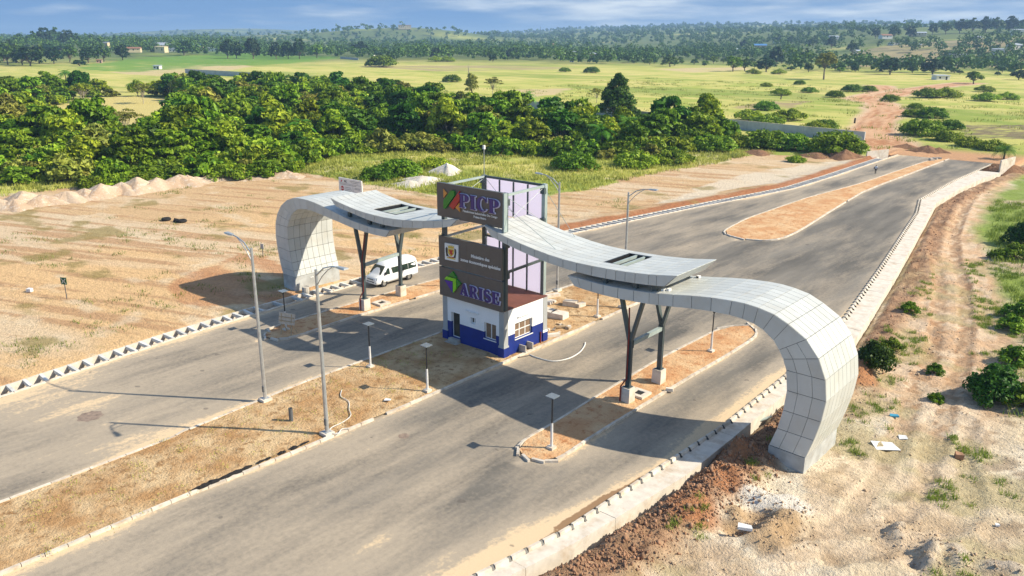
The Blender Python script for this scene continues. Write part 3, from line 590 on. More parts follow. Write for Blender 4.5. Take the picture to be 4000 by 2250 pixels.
RU = [((-38.56, 10.10), (-37.88, 9.36)), ((-37.35, 9.78), (-37.2, 9.2)), ((-36.33, 9.54), (-36.33, 9.00)), ((-35.11, 9.31), (-35.10, 8.76)), ((-33.88, 9.12), (-33.87, 8.55)), ((-32.68, 8.97), (-32.66, 8.38)), ((-31.41, 8.87), (-31.39, 8.26)), ((-30.30, 8.84), (-30.26, 8.20)), ((-29.04, 8.85), (-29.06, 8.18)), ((-27.93, 8.89), (-27.95, 8.21)), ((-27.21, 8.92), (-27.19, 8.25)), ((-26.49, 8.96), (-26.49, 8.29)), ((-25.76, 9.02), (-25.77, 8.34)), ((-24.83, 9.11), (-24.79, 8.42)), ((-24.25, 9.19), (-24.20, 8.49)), ((-22.88, 9.40), (-23.66, 8.56))]
RL = [((-31.01, 7.83), (-30.40, 7.19)), ((-30.20, 7.82), (-29.9, 7.15)), ((-29.03, 7.78), (-29.04, 7.10)), ((-28.12, 7.76), (-28.09, 7.07)), ((-26.98, 7.80), (-26.99, 7.08)), ((-25.81, 7.87), (-25.79, 7.14)), ((-24.69, 7.97), (-24.66, 7.22)), ((-24.05, 8.05), (-24.00, 7.29)), ((-23.04, 8.19), (-23.00, 7.42)), ((-21.80, 8.39), (-21.76, 7.59)), ((-20.53, 8.55), (-20.50, 7.71)), ((-19.25, 8.64), (-19.33, 7.75)), ((-18.44, 8.65), (-18.52, 7.70)), ((-17.65, 8.58), (-17.83, 7.58)), ((-16.70, 8.40), (-17.26, 7.36)), ((-15.85, 8.03), (-16.60, 6.90)), ((-14.78, 7.42), (-16.22, 6.42)), ((-13.99, 6.50), (-15.93, 5.95)), ((-13.49, 5.38), (-15.69, 5.36)), ((-13.31, 4.18), (-15.52, 4.18)), ((-13.44, 2.92), (-15.60, 2.95)), ((-13.70, 1.70), (-15.82, 1.74)), ((-14.04, .49), (-16.18, .56))]
def V2(p): return Vector((p[0], p[1]))
def plate(a, b, nrm, w, th=.035, g=.016):            # thin panel over the profile edge a-b, width w along Y (local y 0..w)
    a, b = V2(a), V2(b); d = (b-a).normalized(); a2, b2 = a+d*g, b-d*g; n = V2(nrm)
    P = lambda p, y: (p.x, y, p.y)
    return MB().hexa([P(a2-n*th, g), P(b2-n*th, g), P(b2-n*th, w-g), P(a2-n*th, w-g), P(a2, g), P(b2, g), P(b2, w-g), P(a2, w-g)])
def quadpanel(pts, y, th):                            # panel in the XZ plane, inset from its quad
    c = sum((V2(p) for p in pts), Vector((0, 0)))/4; q = []
    for p in pts:
        p = V2(p); q.append(p+(c-p).normalized()*.02)
    return MB().hexa([(p.x, y, p.y) for p in q]+[(p.x, y+th, p.y) for p in q])
def band(name, label, prof, foot, hole=None, opn=None):
    base = Vector((prof[foot][0][0], 43.9, 0)) if foot is not None else Vector((prof[len(prof)//2][0][0], 43.9, 8.5))
    root = thing(name, label, 'canopy', base, group=None)
    core = MB(); n = len(prof)-1; inset = .032
    for i in range(n):
        (ta, ba), (tb, bb) = prof[i], prof[i+1]
        def nrm(a, b, ref):
            d = (V2(b)-V2(a)).normalized(); m = Vector((-d.y, d.x)); mid = (V2(a)+V2(b))/2
            return m if m.dot(mid-V2(ref)) > 0 else -m
        cen = (V2(ta)+V2(tb)+V2(ba)+V2(bb))/4
        nt, nb = nrm(ta, tb, cen), nrm(ba, bb, cen)
        mt = plate(ta, tb, nt, CW).mesh('cladding_panel', 'cladding', (base.x, 0, base.z)); mb_ = plate(ba, bb, nb, CW).mesh('soffit_panel', 'cladding', (base.x, 0, base.z))
        ho = hole and i in hole[0]
        for c in range(NC):
            y0 = YF+c*CW-base.y
            if not (ho and c in hole[1]): link('cladding_panel', mt, root, (0, y0, 0))
            if not (ho and c in hole[2]): link('soffit_panel', mb_, root, (0, y0, 0))
        # fascia front and back
        long_ = (V2(ta)-V2(ba)).length > 1.75
        cuts = [0, .34, .72, 1] if long_ else [0, 1]
        for y, th in ((YF-.03, .03), (YB, .03)):
            for k in range(len(cuts)-1):
                lp = lambda p, q, t: tuple(V2(p)+(V2(q)-V2(p))*t)
                qp = [lp(ta, ba, cuts[k]), lp(tb, bb, cuts[k]), lp(tb, bb, cuts[k+1]), lp(ta, ba, cuts[k+1])]
                quadpanel(qp, y, th).build('fascia_panel', 'cladding', root)
        # dark core behind the joints
        def ins(p, q): v = V2(q)-V2(p); return V2(p)+v.normalized()*inset*1.3
        q = [ins(ta, ba), ins(tb, bb), ins(bb, tb), ins(ba, ta)]
        spans = [(YF+.001, YB-.001)]
        if ho: spans = [(YF+.001, YF+CW*min(hole[1])), (YF+CW*(max(hole[1])+1), YB-.001)]
        for s0, s1 in spans: core.hexa([(p.x, s0, p.y) for p in q]+[(p.x, s1, p.y) for p in q])
    core.build('inner_frame', 'cladding_core', root)
    # end caps
    for e, (t, b) in ((0, prof[0]), (n, prof[n])):
        if foot is not None and e == foot: continue
        for c in range(NC):
            t_, b_ = V2(t), V2(b); d = (b_-t_); o = Vector((-1 if e == 0 else 1, 0))*.03; y0, y1 = YF+c*CW+.012, YF+(c+1)*CW-.012
            a, bb_ = t_+d*.03, b_-d*.03
            MB().hexa([(p.x, yy, p.y) for yy in (y0, y1) for p in (a, bb_, bb_+o, a+o)]).build('end_panel', 'cladding', root)
    if hole:
        i0, i1 = min(hole[0]), max(hole[0])+1; x0, x1 = prof[i0][0][0], prof[i1][0][0]; zt = max(prof[i0][0][1], prof[i1][0][1]); y0, y1 = YF+CW*min(hole[1]), YF+CW*(max(hole[1])+1)
        fr = MB(); ft = zt-.06
        fr.box(x0, x1, y0+.005, y0+.13, ft-.24, ft).box(x0, x1, y1-.13, y1-.005, ft-.24, ft).box(x0, x0+.12, y0+.14, y1-.14, ft-.24, ft).box(x1-.12, x1, y0+.14, y1-.14, ft-.24, ft); fr.build('opening_frame', 'black_pole', root); MB().box(x0+.13, x1-.13, y0+.14, y1-.14, ft-.50, ft-.46).build('opening_shade_board', 'terrace_red', root)  # blackened frame and rusty brown board below put shade into the opening
        for t in (.36, .70): MB().box(x0+(x1-x0)*t-.07, x0+(x1-x0)*t+.07, y0+.14, y1-.14, ft-.20, ft-.01).build('rafter', 'steel_light', root)
    return root
left_arch = band('gate_canopy', 'curled grey clad arch rising from a concrete foot beside the open drain', LL, 0)
left_wing = band('gate_canopy', 'grey clad wing canopy with roof opening, above the white van', LU, None, ([5, 6, 7], [2, 3, 4, 5, 6], []))
right_wing = band('gate_canopy', 'grey clad wing canopy with roof opening, sloping down from the sign tower', RU, None, ([8, 9], [2, 3, 4, 5, 6], []))
right_arch = band('gate_canopy', 'curled grey clad arch with its foot on pale waste ground beside the covered drain', RL, len(RL)-1)
MB().hexa([(-64.60, YF-.02, -.5), (-62.70, YF-.02, -.5), (-62.62, YB+.02, -.5), (-64.60, YB+.02, -.5), (-64.64, YF-.02, 1.34), (-62.70, YF-.02, 1.36), (-62.70, YB+.02, 1.36), (-64.64, YB+.02, 1.34)]).build('concrete_foot', 'plinth_concrete', left_arch)
MB().hexa([(-16.20, YF-.02, -1.3), (-14.04, YF-.02, -1.3), (-14.04, YB-.1, -1.3), (-16.20, YB-.1, -1.3), (-16.20, YF-.02, .53), (-14.05, YF-.02, .46), (-14.05, YB-.1, .46), (-16.20, YB-.1, .53)]).build('concrete_foot', 'plinth_concrete', right_arch)
for x, y in ((-63.9, 0), (-63.7, 0)): pass
MB().box(-62.69, -62.66, 43.05, 43.17, .95, 1.07).box(-62.69, -62.66, 43.25, 43.37, .95, 1.07).build('socket_box', 'frame_white', left_arch)
# spacers between lower and upper canopies
for x, z0, z1, rt in ((-54.6, 8.26, 8.86, left_arch), (-52.0, 8.0, 8.52, left_arch), (-50.4, 7.98, 8.40, left_arch), (-28.3, 7.78, 8.18, right_arch), (-26.0, 7.88, 8.30, right_arch), (-24.6, 8.0, 8.42, right_arch)):
    for yy in (41.9, 45.9): MB().box(x-.14, x+.14, yy-.14, yy+.14, z0-.02, z1+.02).build('spacer', 'steel', rt)
for px, py in ((2750, 1082), (2735, 1088), (2592, 1141), (2612, 1142)):
    p = G(px, py, 7.95); fx = p.x; fy = min(max(p.y, 41.7), 46); fz = float(np.interp(fx, [q[0][0] for q in RL[:14]], [q[0][1] for q in RL[:14]]))+.004
    fl = tag(link('floodlight', MB().box(-.09, .09, -.14, .14, 0, .12).mesh('floodlight', 'frame_white'), None, (fx, fy, fz)), 'small white floodlight box fixed on top of the arch by the covered drain', 'floodlight', 'floodlights on the arch')
# Y columns
def ycol(x, y, label, ztop, pipe=None, zped=1.1):
    t = thing('canopy_column', label, 'column', (x, y, .1))
    MB().hexa([(x-.36, y-.36, -.1), (x+.36, y-.36, -.1), (x+.36, y+.36, -.1), (x-.36, y+.36, -.1), (x-.34, y-.34, zped), (x+.34, y-.34, zped), (x+.34, y+.34, zped), (x-.34, y+.34, zped)]).build('pedestal', 'concrete_pale', t)
    MB().box(x-.25, x+.25, y-.25, y+.25, zped+.002, zped+.035).build('base_plate', 'steel', t)
    s = MB(); w = .34
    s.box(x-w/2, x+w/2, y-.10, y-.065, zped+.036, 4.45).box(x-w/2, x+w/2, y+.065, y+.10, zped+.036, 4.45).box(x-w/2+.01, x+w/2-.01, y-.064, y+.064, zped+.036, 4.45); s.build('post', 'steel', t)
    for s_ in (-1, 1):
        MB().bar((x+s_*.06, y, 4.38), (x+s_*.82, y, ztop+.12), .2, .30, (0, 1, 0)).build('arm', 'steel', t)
    for k in range(4): MB().box(x+(-.2, .16, -.2, .16)[k], x+(-.16, .2, -.16, .2)[k], y+(-.2, -.2, .16, .16)[k], y+(-.16, -.16, .2, .2)[k], zped+.036, zped+.09).build('bolt', 'steel', t)
    if pipe: MB().tube([(x-.05, y-.22, 6.6), (x-.02, y-.18, 5.2), (x-.02, y-.18, 1.75), (x-.30, y-.40, 1.2), (x-.30, y-.42, .05)] if pipe == 1 else [(x+.75, y-.20, 7.0), (x+.16, y-.20, 4.6), (x+.16, y-.20, 1.9), (x-.1, y-.40, 1.25), (x-.1, y-.40, .05)], .05, 6).build('drain_pipe', 'rust_pipe', t)
    return t
c1 = ycol(-26.1, 41.75, 'dark steel Y column with red pipe, on the island towards the covered drain', 7.1, 1)
c2 = ycol(-26.15, 45.75, 'slimmer looking steel Y column behind the square manhole on the island', 7.1)
c3 = ycol(-53.55, 42.15, 'dark steel Y column with long red pipe, in front of the van', 7.5, 2)
c4 = ycol(-54.2, 46.9, 'steel Y column beside the middle of the white van', 7.5)
def tie(a, b, label, z=4.1):
    t = tag(MB().bar((a[0], a[1]+.11, z), (b[0], b[1]-.11, z), .26, .26).build('tie_beam', 'steel_light'), label, 'beam')
    MB().box(a[0]-.2, a[0]+.2, a[1]+.105, a[1]+.14, z-.26, z+.26).build('end_plate', 'steel', t); MB().box(b[0]-.2, b[0]+.2, b[1]-.14, b[1]-.105, z-.26, z+.26).build('end_plate', 'steel', t)
tie((-26.1, 41.75), (-26.15, 45.75), 'steel beam joining the two Y columns on the island towards the covered drain'); tie((-53.55, 42.15), (-54.2, 46.9), 'steel beam joining the two Y columns next to the van')
# ------------------------------------------------------------------ sign tower and guard booth
T = thing('sign_tower', 'tall sign tower on a white and blue guard booth between the canopies', 'tower', (-40.3, 44.5, 0))
BX0, BX1, BY0, BY1, BZ, BL = -43.45, -37.1, 41.9, 46.95, 3.70, 1.69
def wall(axis, pos0, pos1, u0, u1, openings):
    us = sorted({u0, u1}|{o[0] for o in openings}|{o[1] for o in openings}); zs = sorted({0, BL, BZ}|{o[2] for o in openings}|{o[3] for o in openings})
    w, b = MB(), MB()
    for a, c in zip(us[:-1], us[1:]):
        for z0, z1 in zip(zs[:-1], zs[1:]):
            if any(o[0] <= a and c <= o[1] and o[2] <= z0 and z1 <= o[3] for o in openings): continue
            m = b if z1 <= BL else w
            if axis == 'x': m.box(a, c, pos0, pos1, z0-(.3 if z0 == 0 else 0), z1)
            else: m.box(pos0, pos1, a, c, z0-(.3 if z0 == 0 else 0), z1)
    w.build('wall', 'white_paint', T)
    b.build('painted_dado', 'blue_paint', T)
DOOR = (-42.58, -41.66, .42, 2.49); SW = (-40.5, -40.0, 2.02, 2.52); FW = (-39.09, -37.88, 1.19, 2.47); RWN = (43.15, 45.2, 1.2, 2.45)
wall('x', BY0, BY0+.3, BX0, BX1, [DOOR, SW, FW]); wall('x', BY1-.3, BY1, BX0, BX1, [])
wall('y', BX1-.3, BX1, BY0+.3, BY1-.3, [RWN]); wall('y', BX0, BX0+.3, BY0+.3, BY1-.3, [])
MB().box(BX0-.02, BX1+.02, BY0+.05, BY1+.02, BZ+.001, BZ+.09).build('terrace_roof', 'terrace_red', T)
MB().box(BX0+.3, BX1-.3, BY0+.3, BY1-.3, .05, .1).build('floor', 'concrete', T)
def opening(name, axis, a, b, z0, z1, depth, cols, rows, paneM):
    fr = MB(); t = .06
    def bx(m, u0, u1, w0, w1, d0, d1):
        if axis == 'x': m.box(u0, u1, BY0+d0, BY0+d1, w0, w1)
        else: m.box(BX1-d1, BX1-d0, u0, u1, w0, w1)
    bx(fr, a+.01, a+.01+t, z0+.012, z1-.012, depth, depth+.06); bx(fr, b-.01-t, b-.01, z0+.012, z1-.012, depth, depth+.06)
    bx(fr, a+.01+t, b-.01-t, z0+.012, z0+.012+t, depth, depth+.06); bx(fr, a+.01+t, b-.01-t, z1-.012-t, z1-.012, depth, depth+.06)
    for i in range(1, cols): u = a+(b-a)*i/cols; bx(fr, u-t*.6, u+t*.6, z0+.075, z1-.075, depth+.004, depth+.056)
    for j in range(1, rows): z = z0+(z1-z0)*j/rows; bx(fr, a+.072, b-.072, z-t*.55, z+t*.55, depth+.008, depth+.052)
    f = fr.build(name, 'frame_white', T)
    for i in range(cols):
        for j in range(rows):
            m = MB(); bx(m, a+(b-a)*i/cols+.045, a+(b-a)*(i+1)/cols-.045, z0+(z1-z0)*j/rows+.045, z0+(z1-z0)*(j+1)/rows-.045, depth+.02, depth+.03); m.build('pane', paneM, f)
    return f
d = opening('door', 'x', DOOR[0], DOOR[1], DOOR[2], DOOR[3], .18, 1, 1, 'glass_dark')
MB().box(-41.80, -41.76, BY0+.12, BY0+.17, 1.35, 1.55).build('handle', 'black_plastic', d)
opening('window', 'x', *SW, .16, 2, 1, 'glass_dark'); opening('window', 'x', *FW, .16, 2, 1, 'curtain'); opening('window', 'y', *RWN, .16, 3, 2, 'curtain')
MB().box(FW[0]-.04, FW[1]+.04, BY0-.05, BY0+.1, FW[2]-.06, FW[2]-.002).build('sill', 'frame_white', T); MB().box(BX1-.1, BX1+.05, RWN[0]-.04, RWN[1]+.04, RWN[2]-.06, RWN[2]-.002).build('sill', 'frame_white', T)
MB().tube([(-40.95, BY0-.07, 2.98), (-39.62, BY0-.07, 2.98)], .055, 8).build('tube_light', 'frame_white', T); MB().tube([(BX1+.07, 43.45, 2.92), (BX1+.07, 44.75, 2.92)], .055, 8).build('tube_light', 'frame_white', T)
for x0, x1 in ((BX0-.03, BX0+.45), (BX1-.45, BX1+.03)):
    for y0, y1 in ((BY0-.03, BY0+.45), (BY1-.45, BY1+.03)):
        MB().box(x0, x1, y0, y1, 1.0, 2.3).box(x0, x1, y0, y1, 2.315, BZ-.002).build('pilaster', 'grey_pilaster', T)
        MB().hexa([(x0-.05, y0-.05, .83), (x1+.05, y0-.05, .83), (x1+.05, y1+.05, .83), (x0-.05, y1+.05, .83), (x0-.04, y0-.04, .95), (x1+.04, y0-.04, .95), (x1+.04, y1+.04, .95), (x0-.04, y1+.04, .95)]).box(x0-.015, x1+.015, y0-.015, y1+.015, .951, .999).build('pilaster_base', 'white_paint' if x1 > -38 and y0 > 44 else 'grey_pilaster', T)
        MB().box(x0-.05, x1+.05, y0-.05, y1+.05, -.3, .829).build('plinth_block', 'blue_paint', T)
MB().box(-42.75, -41.5, 41.25, 41.84, -.2, .16).box(-42.62, -41.62, 41.55, 41.89, .161, .40).build('door_step', 'concrete', T)
MB().tube([(-37.03, 46.15, -.1), (-37.03, 46.15, 1.0)], .05, 8).build('downpipe', 'rust_pipe', T)
# steel frame: one paint, lit parts coloured light and shaded parts dark
CX = {'fl': (-43.30, 42.05), 'fr': (-37.15, 42.05), 'rl': (-43.72, 46.98), 'rr': (-37.55, 46.98)}
for k, (x, y) in CX.items():
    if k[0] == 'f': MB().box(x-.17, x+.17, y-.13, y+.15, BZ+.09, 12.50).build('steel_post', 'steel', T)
    else: MB().box(x-.15, x+.17, y-.15, y+.15, BZ+.09, 12.45).build('steel_post', 'steel_light' if k == 'rr' else 'steel', T)  # rear right post painted in the lit tone, the others in the shaded one
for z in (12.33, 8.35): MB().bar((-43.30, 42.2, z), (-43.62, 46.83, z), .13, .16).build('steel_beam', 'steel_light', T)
for z in (12.30, 6.62): MB().bar((-37.18, 42.2, z), (-37.5, 46.83, z), .15, .18).build('steel_beam', 'steel_light' if z > 10 else 'steel', T)  # upper beam gets the lit tone of the paint, lower beam the shaded
MB().bar((-43.57, 46.95, 12.34), (-37.70, 46.95, 12.34), .12, .18).build('steel_beam', 'steel', T)
MB().bar((-43.57, 46.80, 7.6), (-37.7, 46.80, 7.6), .12, .16).build('steel_beam', 'steel', T)
MB().bar((-43.13, 41.96, 12.48), (-37.32, 41.96, 12.48), .12, .08).build('steel_beam', 'steel_light', T)
for (x, y, z) in ((-43.72, 46.75, 12.05), (-37.5, 46.75, 11.95), (-37.5, 46.75, 9.65), (-37.15, 42.25, 11.8), (-37.15, 42.25, 6.4), (-37.2, 42.3, 8.7)): MB().box(x-.2, x+.2, y-.12, y+.12, z-.22, z+.22).build('gusset_plate', 'steel', T)
for a, b in (((-37.15, 42.2, 12.2), (-37.5, 46.8, 9.6)), ((-37.15, 42.2, 10.3), (-37.5, 46.8, 12.2)), ((-43.5, 46.9, 12.2), (-40.6, 46.85, 9.9)), ((-43.3, 42.2, 10.6), (-43.6, 46.8, 12.2)), ((-37.5, 47.0, 12.0), (-33.9, 46.0, 9.15)), ((-37.1, 42.1, 11.5), (-33.0, 42.6, 9.05))): MB().tube([a, b], .018, 5).build('tie_rod', 'steel_light', T)
MB().tube([(-43.85, 47.1, 12.4), (-43.85, 47.1, 14.45)], [.035, .03], 6).build('mast', 'galvanised', T); MB().box(-43.93, -43.77, 47.02, 47.18, 14.45, 14.75).build('mast_head', 'frame_white', T)
# rear boards, seen from inside
for z0, z1, nm in ((9.45, 12.22, 'u'), (3.80, 7.48, 'l'), (7.72, 9.35, 'm')):
    n = 4
    for i in range(n):
        x0 = -43.52+(-37.72+43.52)*i/n; x1 = -43.52+(-37.72+43.52)*(i+1)/n
        MB().box(x0+.03, x1-.03, 47.0, 47.05, z0, z1).build('rear_board', 'lilac_board', T)
        if i: MB().box(x0-.05, x0+.05, 46.90, 46.995, z0, z1).build('board_rail', 'steel', T)
# front sign boards
def board(x0, x1, z0, z1, seam, label):
    s = MB().box(x0+.01, x1-.01, 41.66, 41.90, z0+.01, z1-.01).build('sign_board', 'steel', T); s['label'] = label
    off = (T.location.x, T.location.y, T.location.z)
    for a, b in ((x0, seam-.006), (seam+.006, x1)): MB().box(a, b, 41.60, 41.655, z0, z1).build('sign_panel', 'sign_brown', s)
    return s
S1 = board(-43.58, -37.0, 10.03, 12.56, -40.55, 'brown top sign board with violet serif letters'); S2 = board(-43.5, -37.03, 6.17, 8.50, -40.55, 'brown middle sign board with coat of arms'); S3 = board(-43.5, -37.03, 3.77, 6.06, -40.4, 'brown lower sign board with green and violet emblem')
MB().box(-36.99, -36.86, 41.62, 41.98, 9.75, 12.52).build('end_post', 'steel_light', T)  # light tone paints the lit side of the steel edge
SY = 41.60
def flat(poly_px, name, m, parent, d0=.02, d1=.10, sc=2.589, ox=1700, oy=680):
    pts = [PY(ox+a/sc, oy+b/sc, SY-d1) for a, b in poly_px]
    return MB().prism([(p.x, p.z) for p in pts], lambda u, v, d: (u, SY-d, v), d1, d0-.018).build(name, m, parent)
flat([(80, 150), (120, 195), (84, 240)], 'emblem_piece', 'logo_orange', S1, .02, .08); flat([(155, 166), (190, 172), (194, 214), (97, 352), (82, 345), (83, 265)], 'emblem_piece', 'logo_green', S1, .02, .16)
flat([(140, 322), (243, 170), (247, 265), (180, 358)], 'emblem_piece', 'logo_red', S1, .02, .12); flat([(203, 338), (244, 290), (248, 382)], 'emblem_piece', 'logo_orange', S1, .02, .08)
flat([(175, 985), (216, 1052), (130, 1028)], 'emblem_piece', 'logo_green', S3, .02, .13); flat([(92, 1062), (113, 1035), (207, 1060), (210, 1162), (178, 1202), (178, 1084)], 'emblem_piece', 'logo_lime', S3, .02, .16); flat([(92, 1068), (174, 1089), (174, 1202)], 'emblem_piece', 'logo_violet', S3, .02, .13); flat([(214, 1060), (259, 1110), (214, 1160)], 'emblem_piece', 'logo_green', S3, .02, .11)
em = flat([(95, 695), (231, 722), (229, 890), (98, 862)], 'crest_board', 'sign_white', S2, .02, .10)
def crest(poly, m, d): return flat(poly, 'crest_piece', m, S2, .102, d)
crest([(128, 718), (138, 735), (148, 716), (158, 736), (168, 718), (176, 740), (188, 724), (186, 758), (130, 748)], 'logo_gold', .125); crest([(128, 752), (190, 764), (188, 808), (160, 838), (130, 800)], 'logo_gold', .115)
crest([(138, 770), (150, 762), (160, 772), (172, 764), (178, 780), (168, 792), (178, 806), (166, 822), (154, 806), (144, 814), (148, 792)], 'logo_red', .13)
crest([(112, 736), (124, 750), (124, 800), (134, 832), (112, 828), (106, 780), (104, 752)], 'logo_black', .12); crest([(194, 752), (208, 762), (212, 792), (204, 850), (186, 846), (196, 808)], 'logo_black', .12)
crest([(118, 836), (160, 846), (204, 856), (200, 866), (160, 858), (120, 846)], 'logo_gold', .12); crest([(136, 830), (160, 842), (186, 838), (184, 850), (138, 842)], 'logo_red', .125)
# letters: serif capitals as filled outlines
def arc(cx, cy_, rx, ry_, a0, a1, n=14): return [(cx+rx*math.cos(rad(a0+(a1-a0)*i/n)), cy_+ry_*math.sin(rad(a0+(a1-a0)*i/n))) for i in range(n+1)]
def strokeS():
    c = arc(.36, .735, .235, .215, 25, 180, 10)+arc(.36, .735, .235, .215, 195, 262, 5)+arc(.36, .265, .255, .225, 82, 0, 6)+arc(.36, .265, .255, .225, -15, -160, 10)
    n = len(c); l, r = [], []
    for i, p in enumerate(c):
        q0, q1 = c[max(i-1, 0)], c[min(i+1, n-1)]; dx, dy = q1[0]-q0[0], q1[1]-q0[1]; k = math.hypot(dx, dy); t = i/(n-1)
        w = .055+.065*math.sin(math.pi*t); l.append((p[0]-dy/k*w, p[1]+dx/k*w)); r.append((p[0]+dy/k*w, p[1]-dx/k*w))
    return l+r[::-1]
GL = {
 'I': (.46, [[(0, 0), (.46, 0), (.46, .06), (.355, .09), (.355, .91), (.46, .94), (.46, 1), (0, 1), (0, .94), (.105, .91), (.105, .09), (0, .06)]]),
 'P': (.80, [[(0, 0), (.46, 0), (.46, .06), (.345, .09), (.345, .42)]+arc(.46, .71, .34, .29, -90, 90)+[(0, 1), (0, .94), (.105, .91), (.105, .09), (0, .06)], [(.345, .50), (.345, .92)]+arc(.42, .71, .125, .21, 90, -90)]),
 'C': (.84, [arc(.43, .5, .43, .52, 38, 322, 24)+arc(.50, .5, .25, .43, 312, 48, 20)+[(.74, .68), (.80, .68), (.80, 1.0), (.76, 1.0)]]),
 'A': (.90, [[(0, 0), (.32, 0), (.32, .06), (.23, .08), (.28, .25), (.53, .25), (.585, .08), (.49, .06), (.49, 0), (.90, 0), (.90, .06), (.82, .09), (.53, 1), (.39, 1), (.10, .09), (0, .06)], [(.31, .34), (.40, .66), (.50, .34)]]),
 'R': (.90, [[(0, 0), (.46, 0), (.46, .06), (.345, .09), (.345, .44), (.40, .44), (.64, 0), (.92, 0), (.92, .06), (.84, .09), (.63, .47)]+arc(.47, .73, .32, .27, -55, 90, 10)+[(0, 1), (0, .94), (.105, .91), (.105, .09), (0, .06)], [(.345, .53), (.345, .92)]+arc(.42, .725, .12, .195, 90, -90, 8)]),
 'S': (.70, [strokeS()]),
 'E': (.78, [[(0, 0), (.72, 0), (.78, .30), (.71, .30), (.60, .09), (.345, .09), (.345, .46), (.46, .46), (.52, .34), (.57, .34), (.57, .67), (.52, .67), (.46, .55), (.345, .55), (.345, .91), (.56, .91), (.67, .73), (.735, .73), (.72, 1), (0, 1), (0, .94), (.105, .91), (.105, .09), (0, .06)]])}
def letter(ch, x, z, h, wscale, parent, depth, m, grow, y):
    cu = bpy.data.curves.new('glyph', 'CURVE'); cu.dimensions = '2D'; cu.fill_mode = 'BOTH'; cu.extrude = depth/2; cu.offset = grow
    for poly in GL[ch][1]:
        sp_ = cu.splines.new('POLY'); sp_.points.add(len(poly)-1); sp_.use_cyclic_u = True
        for q, (a, b) in zip(sp_.points, poly): q.co = (a*h*wscale, b*h, 0, 1)
    ob = bpy.data.objects.new('glyph', cu); C.objects.link(ob); dg = bpy.context.evaluated_depsgraph_get(); me = bpy.data.meshes.new_from_object(ob.evaluated_get(dg)); bpy.data.objects.remove(ob)
    me.transform(Matrix.Translation(Vector((x, y, z))-T.location) @ Matrix.Rotation(math.pi/2, 4, 'X')); me.materials.clear(); me.materials.append(MATS[m]); me.name = 'letter'
    return link('letter', me, parent)
def word(txt, x0, x1, z0, h, parent):
    ws = [GL[c][0] for c in txt]; gap = .10; tot = sum(ws)+gap*(len(ws)-1); k = (x1-x0)/(tot*h); x = x0
    for c, w in zip(txt, ws):
        letter(c, x+.055, z0-.01, h, k, parent, .05, 'letter_edge', .035, SY-.05)
        letter(c, x, z0, h, k, parent, .06, 'violet', -.002, SY-.125); x += (w+gap)*h*k
word('PICP', -41.15, -37.25, 11.02, 1.02, S1); word('ARISE', -41.2, -37.18, 4.30, .92, S3)
def text(txt, x, z, size, parent, m='letter_white', rot=(math.pi/2, 0, 0), y=SY-.03, loc0=None, align='CENTER', bold=.006):
    cu = bpy.data.curves.new('text', 'FONT'); cu.body = txt; cu.size = size; cu.align_x = align; cu.extrude = .012; cu.offset = bold; cu.resolution_u = 2
    ob = bpy.data.objects.new('text', cu); C.objects.link(ob); dg = bpy.context.evaluated_depsgraph_get(); me = bpy.data.meshes.new_from_object(ob.evaluated_get(dg)); bpy.data.objects.remove(ob)
    l0 = T.location if loc0 is None else loc0
    me.transform(Matrix.Translation(Vector((x, y, z))-Vector(l0)) @ Matrix.Rotation(rot[2], 4, 'Z') @ Matrix.Rotation(rot[0], 4, 'X')); me.materials.clear(); me.materials.append(MATS[m]); me.name = 'lettering'
    return link('lettering', me, parent)
text('Plateformes Industrielles Du Congo', -39.15, 10.70, .235, S1, bold=.004); text('Pointe Noire', -39.15, 10.42, .235, S1, bold=.004)
text('Ministère des', -39.15, 7.38, .34, S2, bold=.008); text('zones économiques spéciales', -39.15, 6.93, .34, S2, bold=.008)
# ------------------------------------------------------------------ lamps
def tall_lamp(x, y, sx, label):
    t = thing('street_lamp', label, 'street lamp', (x, y, .12), group='tall street lamps on the median')
    MB().box(x-.33, x+.33, y-.33, y+.33, -.05, .27).build('footing', 'concrete_pale', t)
    MB().box(x-.2, x+.2, y-.2, y+.2, .271, .30).build('base_plate', 'galvanised', t)
    MB().tube([(x, y, .30), (x, y, 10.4)], [.13, .085], 8).build('pole', 'galvanised', t)
    MB().box(x-.03, x+.14*abs(sx), y-.16, y-.09, .75, 1.15).build('access_door', 'grey_pipe', t)
    a = [(x, y, 10.05), (x+sx*.75, y, 10.62), (x+sx*1.5, y, 10.86), (x+sx*2.1, y, 10.92)]
    MB().tube(a, [.05, .045, .04, .04], 6).build('arm', 'galvanised', t); MB().tube([(x, y, 9.45), (x+sx*.55, y, 10.1), (x+sx*1.15, y, 10.6), (x+sx*1.6, y, 10.86)], .03, 6).build('brace', 'galvanised', t)
    h = MB().hexa([(x+sx*u, y+v, z) for u, v, z in ((2.0, -.10, 10.87), (2.8, -.17, 10.92), (2.8, .17, 10.92), (2.0, .10, 10.87), (2.0, -.08, 10.97), (2.78, -.14, 11.0), (2.78, .14, 11.0), (2.0, .08, 10.97))]).build('lamp_head', 'galvanised', t)
    MB().hexa([(x+sx*u, y+v, z) for u, v, z in ((2.2, -.10, 10.855), (2.72, -.13, 10.888), (2.72, .13, 10.888), (2.2, .10, 10.855), (2.2, -.10, 10.878), (2.72, -.13, 10.912), (2.72, .13, 10.912), (2.2, .10, 10.878))]).build('lens', 'lamp_glass', h)
tall_lamp(-43.9, 26.0, -1, 'tall galvanised street lamp leaning out over the dusty lanes beside the open drain'); tall_lamp(-37.0, 25.8, 1, 'tall galvanised street lamp at the kerb by the charred strip, near the pipe stub')
